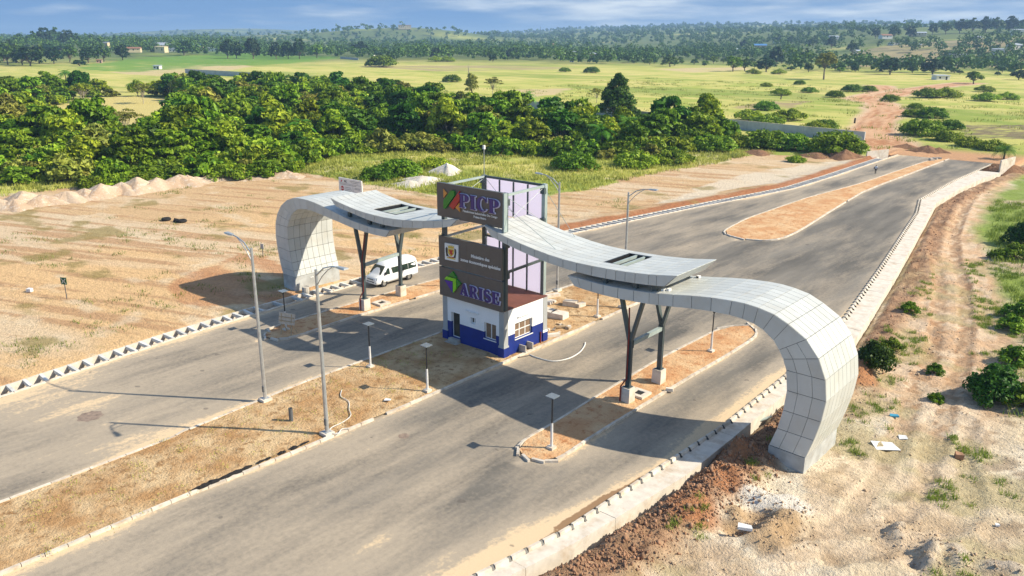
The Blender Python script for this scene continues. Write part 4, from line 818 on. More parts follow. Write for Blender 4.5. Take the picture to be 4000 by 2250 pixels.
tall_lamp(-44.4, 57.7, -1, 'tall galvanised street lamp beyond the booth, on the kerb of its median'); tall_lamp(-37.0, 57.7, 1, 'tall galvanised street lamp standing behind the wing canopy, past the concrete blocks')
def small_lamp(x, y, label):
    t = thing('solar_lamp', label, 'garden lamp', (x, y, .13), group='low solar lamps on the islands'); z0 = .13
    MB().box(x-.22, x+.22, y-.22, y+.22, z0-.1, z0+.13).build('footing', 'concrete_pale', t)
    MB().tube([(x, y, z0+.13), (x, y, z0+3.2)], [.05, .045], 8).build('pole', 'black_pole', t)
    MB().tube([(x, y, z0+.14), (x+.01, y, .6+z0), (x-.008, y+.01, 1.0+z0), (x, y, 1.6+z0)], [.085, .075, .082, .07], 9).build('plastic_wrap', 'white_wrap', t)
    for s in (-1, 1): MB().tube([(x, y, z0+3.0), (x+s*.15, y, z0+3.28)], .018, 5).build('strut', 'black_pole', t)
    MB().hexa([(x+a*.30, y+b*.30, z0+3.28+c) for c in (0, .05) for a, b in ((-1, -1), (1, -1), (1, 1), (-1, 1))]).build('solar_panel', 'solar_panel', t)
for (px, py), l in (((1118, 1288), 'low solar lamp behind the wooden board on the island by the van'), ((1447, 1433), 'low solar lamp at the median kerb on the open drain side of the booth'), ((1669.6, 1527), 'low solar lamp on the median in front of the booth door'), ((2154, 1750), 'low solar lamp on the rounded end of the island in front of the Y columns'), ((2777, 1372), 'low solar lamp on the island beyond the Y columns, under the arch'), ((2333, 1237), 'low solar lamp among concrete blocks on the median behind the booth')):
    p = G(px, py, .13); small_lamp(p.x, p.y, l)
# ------------------------------------------------------------------ minibus
def van():
    t = thing('minibus', 'white high roof minibus parked under the wing canopy', 'minibus', (-58.62, 49.6, 0), math.pi)      # local +y is the front after the turn
    st = [(2.66, .38, .74, .72), (2.62, .34, .86, .80), (2.50, .30, 1.02, .88), (2.20, .30, 1.14, .92), (2.02, .30, 1.26, .93), (1.62, .30, 1.70, .94), (1.30, .30, 2.00, .94), (.85, .30, 2.20, .94), (.2, .30, 2.28, .94), (-1.8, .30, 2.28, .94), (-2.3, .31, 2.25, .94), (-2.55, .33, 2.12, .92), (-2.68, .36, 1.85, .88), (-2.72, .42, 1.5, .84)]
    fr = [(0, .90), (.12, 1.0), (.38, 1.0), (.62, .955), (.84, .86), (.94, .74), (.985, .50), (1.0, .16)]
    v, f = [], []; n = len(fr)*2
    for y, z0, z1, w in st:
        ring = [(w*k, y, z0+(z1-z0)*a) for a, k in fr]; v += ring+[(-x, yy, z) for x, yy, z in ring[::-1]]
    for i in range(len(st)-1):
        for k in range(n): f.append((i*n+k, i*n+(k+1) % n, (i+1)*n+(k+1) % n, (i+1)*n+k))
    f += [tuple(range(n))[::-1], tuple(range((len(st)-1)*n, len(st)*n))]
    b = MB(); b.v, b.f = v, f; body = link('body', b.mesh('body', 'car_white', smooth=True), t)
    def add(mb, name, m, p=t, sm=False): return link(name, mb.mesh(name, m, smooth=sm), p)
    def side_w(z, y):                                # body half width at a height
        z0 = np.interp(y, [s[0] for s in st][::-1], [s[1] for s in st][::-1]); z1 = np.interp(y, [s[0] for s in st][::-1], [s[2] for s in st][::-1]); w = np.interp(y, [s[0] for s in st][::-1], [s[3] for s in st][::-1])
        return w*np.interp((z-z0)/(z1-z0), [a for a, _ in fr], [k for _, k in fr])
    def glass(pts, s, name='window'):
        m = MB(); P = [(s*(side_w(z, y)+.02), y, z) for y, z in pts]; Q = [(s*(side_w(z, y)-.02), y, z) for y, z in pts]; k = len(P); m.v = P+Q
        m.f = [tuple(range(k)), tuple(range(2*k-1, k-1, -1))]+[(i, (i+1) % k, k+(i+1) % k, k+i) for i in range(k)]; add(m, name, 'van_glass')
    for s in (-1, 1):
        glass([(1.62, 1.16), (.98, 1.12), (.98, 1.70), (1.22, 1.70)], s); glass([(.62, 1.12), (-.38, 1.12), (-.38, 1.70), (.78, 1.70)], s); glass([(-.42, 1.12), (-1.35, 1.12), (-1.35, 1.70), (-.42, 1.70)], s); glass([(-1.39, 1.12), (-2.46, 1.16), (-2.40, 1.70), (-1.39, 1.70)], s)
        for y in (1.72, -1.45):
            w = MB().tube([(s*.93, y, .335), (s*.70, y, .335)], .335, 16); tq = add(w, 'wheel', 'tyre'); add(MB().tube([(s*.938, y, .335), (s*.90, y, .335)], .20, 12), 'rim', 'rim', tq)
            add(MB().tube([(s*.935, y, .36), (s*.60, y, .36)], .40, 16), 'wheel_arch', 'black_plastic')
        add(MB().hexa([(s*.52, 2.665, .72), (s*.84, 2.56, .74), (s*.80, 2.45, .74), (s*.50, 2.55, .72), (s*.54, 2.60, .92), (s*.87, 2.44, .98), (s*.80, 2.40, .98), (s*.50, 2.50, .92)]), 'headlight', 'lamp_glass')
        add(MB().box(s*.98-.09, s*.98+.09, 1.46, 1.58, 1.16, 1.40), 'wing_mirror', 'black_plastic'); add(MB().box(s*.80-.06, s*.80+.06, -2.735, -2.70, .85, 1.25), 'tail_light', 'sign_red')
        add(MB().tube([(s*.72, 2.655, .50), (s*.72, 2.60, .50)], .06, 8), 'fog_light', 'black_plastic')
    add(MB().hexa([(-.82, 2.03, 1.21), (.82, 2.03, 1.21), (.80, 1.99, 1.21), (-.80, 1.99, 1.21), (-.70, 1.42, 1.93), (.70, 1.42, 1.93), (.70, 1.36, 1.88), (-.70, 1.36, 1.88)]), 'windscreen', 'van_glass')
    add(MB().box(-.42, .42, 2.60, 2.672, .77, .83), 'grille', 'black_plastic'); add(MB().box(-.44, .44, 2.61, 2.682, .70, .755), 'grille_bar', 'lamp_glass'); add(MB().box(-.55, .55, 2.60, 2.668, .50, .60), 'lower_grille', 'black_plastic'); add(MB().box(-.26, .26, 2.66, 2.69, .42, .52), 'number_plate', 'sign_white')
    add(MB().box(-.72, .72, -2.745, -2.70, 1.22, 1.75), 'rear_window', 'van_glass')
van()
# ------------------------------------------------------------------ person walking
def person(loc, rz, label):
    t = thing('person', label, 'person', loc, rz)
    J = {'p': (0, 0, .93, .13), 'c': (0, .02, 1.20, .135), 'n': (0, .03, 1.42, .07), 'h': (0, .05, 1.52, .085), 't': (0, .06, 1.66, .08), 'hl': (-.09, 0, .88, .09), 'kl': (-.10, .14, .50, .065), 'al': (-.10, .05, .10, .045), 'fl': (-.10, .20, .05, .04), 'hr': (.09, 0, .88, .09), 'kr': (.10, -.04, .50, .065), 'ar': (.10, -.24, .14, .045), 'fr': (.10, -.12, .05, .04),
         'sl': (-.19, .02, 1.36, .065), 'el': (-.25, -.06, 1.10, .05), 'wl': (-.25, .06, .88, .035), 'gl': (-.25, .10, .80, .035), 'sr': (.19, .02, 1.36, .065), 'er': (.26, .02, 1.10, .05), 'wr': (.27, .10, .90, .035), 'gr': (.27, .12, .82, .035)}
    E_ = [('p', 'c'), ('c', 'n'), ('n', 'h'), ('h', 't'), ('p', 'hl'), ('hl', 'kl'), ('kl', 'al'), ('al', 'fl'), ('p', 'hr'), ('hr', 'kr'), ('kr', 'ar'), ('ar', 'fr'), ('c', 'sl'), ('sl', 'el'), ('el', 'wl'), ('wl', 'gl'), ('c', 'sr'), ('sr', 'er'), ('er', 'wr'), ('wr', 'gr')]
    ks = list(J); me = bpy.data.meshes.new('figure'); me.from_pydata([J[k][:3] for k in ks], [(ks.index(a), ks.index(b)) for a, b in E_], [])
    ob = bpy.data.objects.new('figure', me); C.objects.link(ob); md = ob.modifiers.new('skin', 'SKIN'); me.skin_vertices.new() if not me.skin_vertices else None
    for i, k in enumerate(ks): d = me.skin_vertices[0].data[i]; d.radius = (J[k][3],)*2; d.use_root = k == 'p'
    sm = ob.modifiers.new('sub', 'SUBSURF'); sm.levels = sm.render_levels = 1
    m2 = bpy.data.meshes.new_from_object(ob.evaluated_get(bpy.context.evaluated_depsgraph_get())); bpy.data.objects.remove(ob)
    m2.materials.clear()
    for n in ('shirt', 'trousers', 'skin', 'hair', 'black_plastic'): m2.materials.append(MATS[n])
    for p in m2.polygons:
        x, y, z = p.center; p.material_index = 4 if z < .09 else 1 if (z < .95 and abs(x) < .2) else 3 if z > 1.60 or (z > 1.5 and y < .03) else 2 if (z > 1.44 or (abs(x) > .2 and z < 1.12)) else 0
        p.use_smooth = True
    b = link('body', m2, t)
    bag = MB().hexa([(.20, -.14, .95), (.36, -.14, .95), (.36, .12, .95), (.20, .12, .95), (.22, -.12, 1.22), (.34, -.12, 1.22), (.34, .10, 1.22), (.22, .10, 1.22)]); link('shoulder_bag', bag.mesh('shoulder_bag', 'black_plastic'), t)
    link('bag_strap', MB().tube([(.28, 0, 1.2), (.18, .03, 1.43), (.14, -.05, 1.42), (.27, -.04, 1.2)], .012, 5).mesh('bag_strap', 'black_plastic'), t)
person((-45.0, 149.9, 0), rad(185), 'person in pale shirt and dark trousers walking on the road with a bag')
# ------------------------------------------------------------------ signs, posts and small things
def free_sign(name, label, cat, px, py, w, z0, z1, m, rz, extra=None):
    p = G(px, py, 0); z = gz(p.x, p.y); t = thing(name, label, cat, (p.x, p.y, z), rz)
    link('post', MB().box(-.03, .03, .03, .08, -.2, z1-.05).mesh('post', 'grey_pipe'), t); b = link('panel', MB().box(-w/2, w/2, -.02, .025, z0, z1).mesh('panel', m), t)
    if extra: extra(b)
    return t
def mark(b, poly, m, y=-.032): link('symbol', MB().prism(poly, lambda u, v, d: (u, d, v), y, -.021).mesh('symbol', m), b)
def meet(b):
    for q in ([(-.26, 1.92), (-.20, 1.94), (-.08, 1.80), (-.12, 1.77)], [(.26, 1.92), (.20, 1.94), (.08, 1.80), (.12, 1.77)], [(-.26, 1.46), (-.20, 1.44), (-.08, 1.58), (-.12, 1.61)], [(.26, 1.46), (.20, 1.44), (.08, 1.58), (.12, 1.61)], [(-.10, 1.58), (-.04, 1.58), (-.04, 1.78), (-.10, 1.78)], [(.10, 1.58), (.04, 1.58), (.04, 1.78), (.10, 1.78)]): mark(b, q, 'sign_white')
free_sign('assembly_sign', 'green square sign with white arrows on a thin post in the bare sand', 'sign', 260, 1168, .62, 1.37, 2.02, 'sign_green', rad(28), meet)
free_sign('small_sign', 'small grey sign on a short post behind the arch by the open drain', 'sign', 1027, 1005, .38, .95, 1.5, 'grey_pilaster', rad(20))
t = thing('notice_board', 'large white site notice board with red stop disc standing behind the wing canopy', 'notice board', (-92.3, 71.2, 0))
MB().box(-94.85, -89.75, 71.17, 71.23, .9, 3.42).build('panel', 'sign_white', t)
for x in (-94.6, -90.0): MB().box(x-.05, x+.05, 71.24, 71.34, -.3, 3.3).build('post', 'steel_light', t)
MB().box(-94.88, -89.72, 71.14, 71.26, 3.421, 3.48).box(-94.91, -94.851, 71.14, 71.26, .9, 3.42).box(-89.749, -89.69, 71.14, 71.26, .9, 3.42).build('frame', 'frame_white', t)
for z in (2.70, ): MB().box(-94.75, -89.85, 71.155, 71.169, z, z+.03).build('rule', 'logo_black', t)
MB().box(-91.75, -91.72, 71.155, 71.169, 1.0, 2.4).build('rule', 'logo_black', t)
MB().prism([(-94.15+.33*math.cos(a*.3927), 1.95+.36*math.sin(a*.3927)) for a in range(16)], lambda u, v, d: (u, d, v), 71.150, 71.169).build('stop_disc', 'sign_red', t)
text('STOP', -94.15, 1.86, .24, t, 'sign_white', y=71.14, loc0=t.location, bold=.01); text('PIC', -93.35, 2.88, .42, t, 'logo_black', y=71.16, loc0=t.location)
for z, x0, x1 in ((3.15, -92.4, -90.2), (2.95, -92.2, -90.5), (2.52, -94.6, -91.0), (2.15, -93.6, -92.2), (1.9, -93.6, -92.0), (1.65, -93.6, -92.3), (2.25, -91.4, -90.1), (2.10, -91.4, -90.2)): MB().box(x0, x1, 71.158, 71.169, z, z+.045).build('text_line', 'grey_pipe', t)
MB().prism([(-94.5, 2.9), (-94.25, 3.2), (-94.1, 3.1), (-94.3, 2.85)], lambda u, v, d: (u, d, v), 71.155, 71.169).build('emblem', 'logo_red', t)
MB().prism([(-91.0, 1.3), (-90.8, 1.7), (-90.6, 1.3)], lambda u, v, d: (u, d, v), 71.155, 71.169).build('emblem', 'logo_lime', t); MB().prism([(-90.25+.2*math.cos(a*.785), 1.5+.2*math.sin(a*.785)) for a in range(8)], lambda u, v, d: (u, d, v), 71.155, 71.169).build('emblem', 'logo_black', t)
# wooden board on trestle legs
p = G(1125, 1305, .15); bx_, by_ = p.x, p.y
t = thing('wooden_board', 'propped plywood board on timber legs at the rounded island end', 'board', (bx_, by_, .15), rad(20))
link('panel', MB().hexa([(-.75, -.10, .85), (.75, -.10, .85), (.75, -.06, .85), (-.75, -.06, .85), (-.75, .08, 1.75), (.75, .08, 1.75), (.75, .12, 1.75), (-.75, .12, 1.75)]).mesh('panel', 'ply'), t)
for x in (-.5, .45): link('leg', MB().bar((x, -.20, -.02), (x, .07, 1.7), .07, .06).mesh('leg', 'wood'), t); link('prop', MB().bar((x, .6, -.02), (x, -.02, 1.2), .06, .05).mesh('prop', 'wood'), t)
for z in (1.12, 1.42): link('batten', MB().bar((-.72, -.10+(z-.85)*.2-.03, z), (.72, -.10+(z-.85)*.2-.03, z), .04, .06).mesh('batten', 'wood'), t)
# pipe stub, manholes, tyres, barrel
p = G(1138, 1643, .15); t = tag(MB().tube([(p.x, p.y, .05), (p.x, p.y, 1.0)], .13, 12, False).tube([(p.x, p.y, 1.0), (p.x, p.y, .6)], .105, 12, False).build('pipe_stub', 'grey_pipe'), 'upright dark grey pipe stub sticking out of the sandy median', 'pipe')
def manhole(px, py, label):
    p = G(px, py, .2); x, y = p.x, p.y; t = thing('manhole', label, 'manhole', (x, y, .2), group=None)
    z = .27; m = MB()
    m.box(x-.6, x-.3, y-.6, y+.6, .0, z).box(x+.3, x+.6, y-.6, y+.6, .0, z).box(x-.3, x+.3, y-.6, y-.3, .0, z).box(x-.3, x+.3, y+.3, y+.6, .0, z); m.build('frame', 'concrete_pale', t)
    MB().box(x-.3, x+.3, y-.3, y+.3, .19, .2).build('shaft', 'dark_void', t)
manhole(2497, 1536, 'open square concrete manhole between the Y columns towards the covered drain'); manhole(1489, 1183, 'open square concrete manhole between the Y columns beside the van')
TY = thing('tyre', 'black worn tyre lying flat by itself on the graded sand', 'tyre', (0, 0, 0), group='tyres on the graded sand')
def torus(R_, r_, n=20, k=8):
    m = MB()
    for i in range(n):
        for j in range(k):
            a, b = 2*math.pi*i/n, 2*math.pi*j/k; m.v.append(((R_+r_*math.cos(b))*math.cos(a), (R_+r_*math.cos(b))*math.sin(a), r_*1.3*math.sin(b)))
    for i in range(n):
        for j in range(k): m.f.append((i*k+j, ((i+1) % n)*k+j, ((i+1) % n)*k+(j+1) % k, i*k+(j+1) % k))
    return m
link('casing', torus(.45, .15).mesh('casing', 'rubber', smooth=True), TY); link('tread', torus(.575, .04).mesh('tread', 'tyre', smooth=True), TY)
p = G(650, 862); TY.location = (p.x, p.y, gz(p.x, p.y)+.17)
p = G(712, 869); copy_tree(TY, (p.x, p.y, gz(p.x, p.y)+.17), label='black worn tyre lying beside a lump of torn rubber on graded sand')
p = G(690, 868); tag(MB().hexa([(p.x+a, p.y+b, gz(p.x, p.y)+c) for a, b, c in ((-.5, -.3, -.1), (.4, -.35, -.1), (.5, .3, -.1), (-.4, .3, -.1), (-.3, -.1, .5), (.2, -.2, .3), (.3, .15, .42), (-.2, .2, .35))]).build('rubber_scrap', 'rubber'), 'torn lump of black rubber between the two tyres', 'rubber scrap')
p = G(1195, 1142); tag(MB().tube([(p.x, p.y, -.1), (p.x, p.y, .1), (p.x, p.y, .55), (p.x, p.y, .56)], [.33, .36, .33, .28], 12).build('concrete_ring', 'concrete'), 'short round concrete block beside the foot of the arch by the drain', 'concrete block')
# concrete blocks and offcuts on the median behind the booth
def lump(x, y, l, w, h, rz, m, name, label, cat, group, z=.17):
    o = tag(link(name, MB().hexa([(-l/2, -w/2, -.06), (l/2, -w/2, -.06), (l/2, w/2, -.06), (-l/2, w/2, -.06), (-l/2*.96, -w/2*.95, h), (l/2*.97, -w/2*.96, h), (l/2*.96, w/2*.96, h), (-l/2*.97, w/2*.94, h)]).mesh(name, m)), label, cat, group); o.location = (x, y, z); o.rotation_euler = (0, 0, rz); return o
gb = 'concrete offcuts behind the booth'
for x, y, l, w, h, a, lb in ((-40.9, 51.6, 1.9, 1.1, .45, .1, 'large rectangular concrete block close behind the booth'), (-39.5, 51.7, 1.3, 1.1, .45, .15, 'squarish concrete block with pale top behind the booth'), (-40.8, 55.0, 1.25, .8, .40, .3, 'concrete block in the open sand beyond the booth'), (-39.9, 55.3, .45, .95, .3, -.1, 'narrow pale concrete block on edge near a lamp shadow'), (-43.6, 55.9, .5, 1.6, .2, -.35, 'long thin concrete lintel at the kerb by the tall lamp'), (-43.0, 54.6, 1.5, .4, .15, .2, 'thin pale concrete strip beside another strip behind the booth'), (-42.8, 54.0, 1.2, .45, .2, .15, 'thicker concrete strip lying nearest the booth wall'), (-37.15, 47.9, .35, 1.1, .18, -.5, 'single concrete kerb offcut lying beside the booth corner')):
    lump(x, y, l, w, h, a, 'concrete_pale', 'concrete_block', lb, 'concrete block', gb)
lump(-36.98, 44.6, .9, .1, .5, .05, 'concrete', 'concrete_slab', 'upright thin concrete slab leaning between booth wall and kerb, farther from the corner', 'slab', gb); lump(-36.95, 43.7, .95, .1, .5, .05, 'concrete', 'concrete_slab', 'upright thin concrete slab between booth wall and kerb, next to the corner', 'slab', gb)
for k, (x, y, l, a) in enumerate(((-37.9, 50.3, 1.5, .1), (-37.6, 50.1, 1.1, -.3), (-37.8, 49.7, .8, .9))): lump(x, y, l, .14, .07, a, 'wood', 'timber_plank', 'short sawn plank in the rubble heap beside the booth', 'plank', 'planks by the booth', .2+k*.05)
for k in range(9):
    s_ = random.uniform(.12, .35); lump(-37.8+random.uniform(-.9, .6), 49.4+random.uniform(-1, 1), s_, s_*.8, s_*.5, random.random()*3, 'concrete_pale' if k % 2 else 'concrete', 'rubble', 'broken chunk of concrete in the rubble heap beside the booth', 'rubble', 'rubble beside the booth')
p = G(2605, 1512, .2); lump(p.x+.35, p.y-.25, .5, .25, .15, .4, 'concrete_pale', 'concrete_block', 'small brick lying at the foot of the Y column behind the manhole', 'brick', None)
def cable(name, label, pts, r, m, z):
    p = [G(*q, z) for q in pts]; tag(MB().tube([(a.x, a.y, z+r) for a in smooth_pts([(q.x, q.y, 0) for q in p], 5)], r, 5).build(name, m), label, 'cable')
cable('white_cable', 'white plastic hose curving across the asphalt from the booth', [(2068, 1387), (2100, 1400), (2160, 1413), (2220, 1403), (2262, 1380), (2282, 1355), (2286, 1340)], .05, 'cable_white', 0.0)
cable('white_cable', 'thin white cable wandering over the sandy median by the tall lamp', [(1335, 1525), (1332, 1550), (1362, 1570), (1364, 1600), (1370, 1625), (1340, 1650), (1295, 1672), (1290, 1690), (1320, 1695), (1335, 1678), (1365, 1674)], .028, 'cable_white', .2)
cable('dark_cable', 'loose dark cable lying at the kerb by the booth corner', [(1985, 1405), (2010, 1398), (2040, 1395), (2065, 1390)], .03, 'black_plastic', .02)
def litter(px, py, w, l, m, label, z=None, thick=.02, rz=.4):
    p = G(px, py, -.4 if z is None else z); zz = gz(p.x, p.y) if z is None else z
    me = MB().hexa([(-w/2, -l/2, 0), (w/2, -l/2*.8, .02), (w/2*.8, l/2, 0), (-w/2, l/2*.9, .03), (-w/2, -l/2, thick), (w/2, -l/2*.8, .03+thick), (w/2*.8, l/2, thick+.01), (-w/2, l/2*.9, .04+thick)]).mesh('litter', m)
    o = tag(link('litter', me), label, 'litter'); o.location = (p.x, p.y, zz+.03); o.rotation_euler = (random.uniform(-.08, .08), random.uniform(-.08, .08), rz)
litter(3460, 1738, 1.5, 1.0, 'rubbish', 'large crumpled white sheet lying on sand near the arch foot', rz=.7); litter(3530, 1698, .5, .6, 'rubbish', 'smaller white sheet beside a tuft, beyond the large sheet')
litter(3495, 1620, .55, .3, 'blue_plastic', 'blue plastic bag on the waste ground past the arch', thick=.1); litter(3895, 2060, .2, .2, 'rubbish', 'tiny white scrap on the tracked sand', thick=.08)
litter(2910, 2068, .7, .35, 'rubbish', 'white sack half buried on the dug sand mound', z=-.05, thick=.15); litter(3745, 1785, .45, .4, 'clod', 'dark reddish stone standing alone on pale sand', thick=.32); litter(2985, 1950, .8, .3, 'rubbish', 'torn white plastic on the pale dug heap', z=-.35, thick=.06)
litter(1515, 1564, .45, .3, 'rubbish', 'white tile lying on the sandy median near the solar lamp', z=.2, thick=.02); litter(121, 1158, .5, .4, 'rubbish', 'crumpled white bundle on the sand near the green sign', thick=.3); litter(3420, 840, 1.2, .5, 'rubbish', 'white plastic beside the red soil bank', thick=.1)
litter(3560, 512, 2.4, .9, 'blue_plastic', 'turquoise sheet lying in the grass beside the red dirt track', thick=.15); litter(2985, 1640, 1.6, .2, 'steel_light', 'grey metal strip lying in the trench by the arch foot', z=-.5, thick=.05, rz=1.2)
# burnt strip at the kerb and dark stains
for k in range(10):
    x0 = 795+k*45+random.uniform(-14, 14); p = G(x0, 1925-.425*(x0-790)-14, .17)
    n_ = 11; m = MB(); m.v = [(math.cos(i*6.283/n_)*random.uniform(.6, 1.2), math.sin(i*6.283/n_)*random.uniform(.6, 1.2), -.02) for i in range(n_)]+[(math.cos(i*6.283/n_)*random.uniform(.2, .6), math.sin(i*6.283/n_)*random.uniform(.2, .6), random.uniform(.2, 1)) for i in range(n_)]+[(0, 0, .7)]
    m.f = [(i, (i+1) % n_, n_+(i+1) % n_, n_+i) for i in range(n_)]+[(n_+i, n_+(i+1) % n_, 2*n_) for i in range(n_)]
    o = tag(link('charred_heap', m.mesh('charred_heap', 'charred')), 'small heap of charred black ash along the median kerb', 'ash heap', 'ash heaps along the kerb'); o.location = (p.x-.28, p.y, .17); o.scale = (random.uniform(.12, .3), random.uniform(.25, .6), random.uniform(.04, .12)); o.rotation_euler = (0, 0, random.uniform(-.3, .3))
for px, py, r in ((352, 1626, .75), (1577, 1703, .34)):
    p = G(px, py); st_ = MB(); st_.v = [(p.x+r*math.cos(a*.2618)*(1+.12*math.sin(a*2.1)), p.y+r*math.sin(a*.2618)*(1+.1*math.cos(a*1.7)), .004) for a in range(24)]+[(p.x, p.y, .004)]; st_.f = [(a, (a+1) % 24, 24) for a in range(24)]
    struct(st_.build('road_patch', 'damp_patch'))
# headwalls at the far end of the road
def slab_at(x, y, l, h, rz, label): o = tag(link('headwall', MB().hexa([(-l/2, -.12, -.6), (l/2, -.12, -.6), (l/2, .12, -.6), (-l/2, .12, -.6), (-l/2, -.12, h), (l/2, -.12, h*1.15), (l/2, .12, h*1.15), (-l/2, .12, h)]).mesh('headwall', 'concrete_pale')), label, 'wall'); o.location = (x, y, 0); o.rotation_euler = (0, 0, rz)
slab_at(-51.6, 171.5, 5.5, 1.35, rad(62), 'short white concrete headwall where the open drain ends'); slab_at(-28.6, 171, 5.0, 2.0, rad(75), 'short white concrete headwall where the covered drain ends')
for k in range(4): lump(-42+random.uniform(-.7, .7), 174+k*1.1, 1.0, .4, .3, random.random()*3, 'concrete', 'concrete_block', 'loose concrete block at the unfinished far end of the median', 'concrete block', 'blocks at the far median end')
# sand heaps along the graded area
def heap(name, x, y, r, h, m, label, cat, group, seed):
    n, k = 26, 9; th = np.linspace(0, 2*np.pi, n, endpoint=False); rr = np.linspace(0, 1, k)
    T_, R_ = np.meshgrid(th, rr, indexing='ij'); rad_ = R_*r*(1+.22*np.sin(T_*3+seed)+.12*np.sin(T_*7+seed*2)); X, Y = rad_*np.cos(T_), rad_*np.sin(T_)
    Z = h*(1-R_)**.95*(1+.35*(fbm(X/1.1+seed*7, Y/1.1, 200, 3)-.5))+.25*(fbm(X/.5+seed, Y/.5, 201, 3)-.5)*(1-R_)-.12*R_
    f = [(i*k+j, ((i+1) % n)*k+j, ((i+1) % n)*k+j+1, i*k+j+1) for i in range(n) for j in range(k-1)]
    me = np_mesh(name, np.stack([X, Y, Z], -1).reshape(-1, 3), np.array(f), m, True); o = tag(link(name, me), label, cat, group); o.location = (x, y, gz(x, y)); return o
hp = [(-10, 812, 3.4), (60, 812, 3.0), (95, 795, 3.6), (170, 795, 3.4), (262, 783, 3.3), (335, 770, 3.3), (400, 762, 3.9), (440, 758, 2.6), (480, 752, 3.6), (540, 743, 4.0), (615, 733, 4.2), (700, 722, 3.9), (735, 718, 2.8), (765, 712, 3.6), (820, 705, 3.4), (870, 698, 3.2), (930, 695, 3.6), (990, 690, 3.6), (1050, 690, 3.9), (1120, 690, 3.4)]
for i, (px, py, r) in enumerate(hp):
    p = G(px, py); heap('sand_heap', p.x, p.y, r, (1.25+.45*((i*37) % 5)/4)*(r/3.4)*(1 if i < 13 else .6), 'soil_heap', 'conical tipped heap of pinkish sand in the long row beside the trees', 'sand heap', 'row of tipped sand heaps', i*1.7)
for px, py, r, h, lb in ((1745, 675, 3.0, 1.7, 'tall heap of white sand among bushes behind the notice board'), (1650, 708, 4.0, 1.0, 'low heap of white sand in the grass behind the tower'), (1600, 722, 3.2, .7, 'flattest spill of white sand behind the canopy')):
    p = G(px, py); heap('sand_heap', p.x, p.y, r, h, 'soil_white', lb, 'sand heap', None, r)
for px, py, r, h, lb in ((3190, 612, 3.6, .9, 'brown cut bank of earth below the boundary wall end'), (3300, 618, 4.0, 1.7, 'dark earth mound beside the vine covered mound'), (2960, 600, 3.5, .9, 'low brown earth heap at the edge of the pale sand'), (3540, 575, 3, .8, 'earth ridge along the bend of the red dirt track'), (3620, 590, 3.4, 1.2, 'dark earth heap at the junction of track and road'), (3665, 594, 2.6, 1.0, 'smaller dark earth heap beside the track junction'), (3880, 640, 3.5, 1.6, 'red earth heap behind the headwall of the covered drain'), (3950, 660, 4.0, 1.6, 'red earth bank beyond the covered drain headwall')):
    p = G(px, py); heap('earth_heap', p.x, p.y, r, h, 'soil_brown', lb, 'earth heap', None, r*3)
# clods along the trench: too many to count
def clods():
    rng = np.random.default_rng(5); vs_, fs_ = [], []; n = 0
    base = np.array([(-1, -1, -1), (1, -1, -1), (1, 1, -1), (-1, 1, -1), (-.7, -.7, 1), (.7, -.6, 1), (.6, .7, 1), (-.7, .6, 1)], float); fc = np.array([(0, 3, 2, 1), (4, 5, 6, 7), (0, 1, 5, 4), (1, 2, 6, 5), (2, 3, 7, 6), (3, 0, 4, 7)])
    for _ in range(23000):
        y = rng.uniform(22, 150) if rng.random() < .45 else rng.uniform(22, 62); x = float(interp(DRO, y))+.35+abs(rng.normal(1.2, .9)); s_ = min(.016*math.exp(rng.normal(.15, .62)), .13)
        if y > 58 and rng.random() < .72: continue
        q = base*s_*rng.uniform(.6, 1.3, (8, 3)); a = rng.uniform(0, 6.28); q = np.stack([q[:, 0]*math.cos(a)-q[:, 1]*math.sin(a), q[:, 0]*math.sin(a)+q[:, 1]*math.cos(a), q[:, 2]], 1)
        vs_.append(q+np.array([x, y, gz(x, y)+s_*.4])); fs_.append(fc+n); n += 8
    o = link('earth_clods', np_mesh('earth_clods', np.concatenate(vs_), np.concatenate(fs_), 'clod')); tag(o, 'brown clods of dug earth banked along the covered drain', 'earth'); o['kind'] = 'stuff'
clods()
MND = [G(a, b, -.4) for a, b in ((2990, 2090), (2960, 2060), (3050, 2060), (2900, 2040), (3080, 1985), (3630, 2180), (3740, 2185), (3500, 2075), (3920, 2235), (2960, 1960))]
def pebbles():
    rng = np.random.default_rng(8); vs_, fs_ = [], []; n = 0
    base = np.array([(-1, -1, -.6), (1, -1, -.6), (1, 1, -.6), (-1, 1, -.6), (-.6, -.6, .8), (.6, -.6, .7), (.6, .6, .8), (-.6, .7, .7)], float); fc = np.array([(0, 3, 2, 1), (4, 5, 6, 7), (0, 1, 5, 4), (1, 2, 6, 5), (2, 3, 7, 6), (3, 0, 4, 7)])
    while len(vs_) < 9000:
        y = rng.uniform(14, 90); x = rng.uniform(-19, 8); u = x-float(interp(DRO, y))
        big = 1.0
        if len(vs_) % 6 == 0:
            c = MND[int(rng.integers(0, len(MND)))]; x, y = c.x+rng.normal(0, .9), c.y+rng.normal(0, .9); u = 5; big = .95
        elif u < 2 or float(vnoise(np.array(x/2.2), np.array(y/2.2), 131)) < .5: continue
        s_ = (rng.gamma(1.5, .010)+.008)*big; q = base*s_*rng.uniform(.6, 1.4, (8, 3)); vs_.append(q+np.array([x, y, gz(x, y)+s_*.3])); fs_.append(fc+n); n += 8
    o = link('sand_clods', np_mesh('sand_clods', np.concatenate(vs_), np.concatenate(fs_), 'clod_tan')); tag(o, 'small pale clods and stones strewn over the waste ground', 'stones'); o['kind'] = 'stuff'
pebbles()
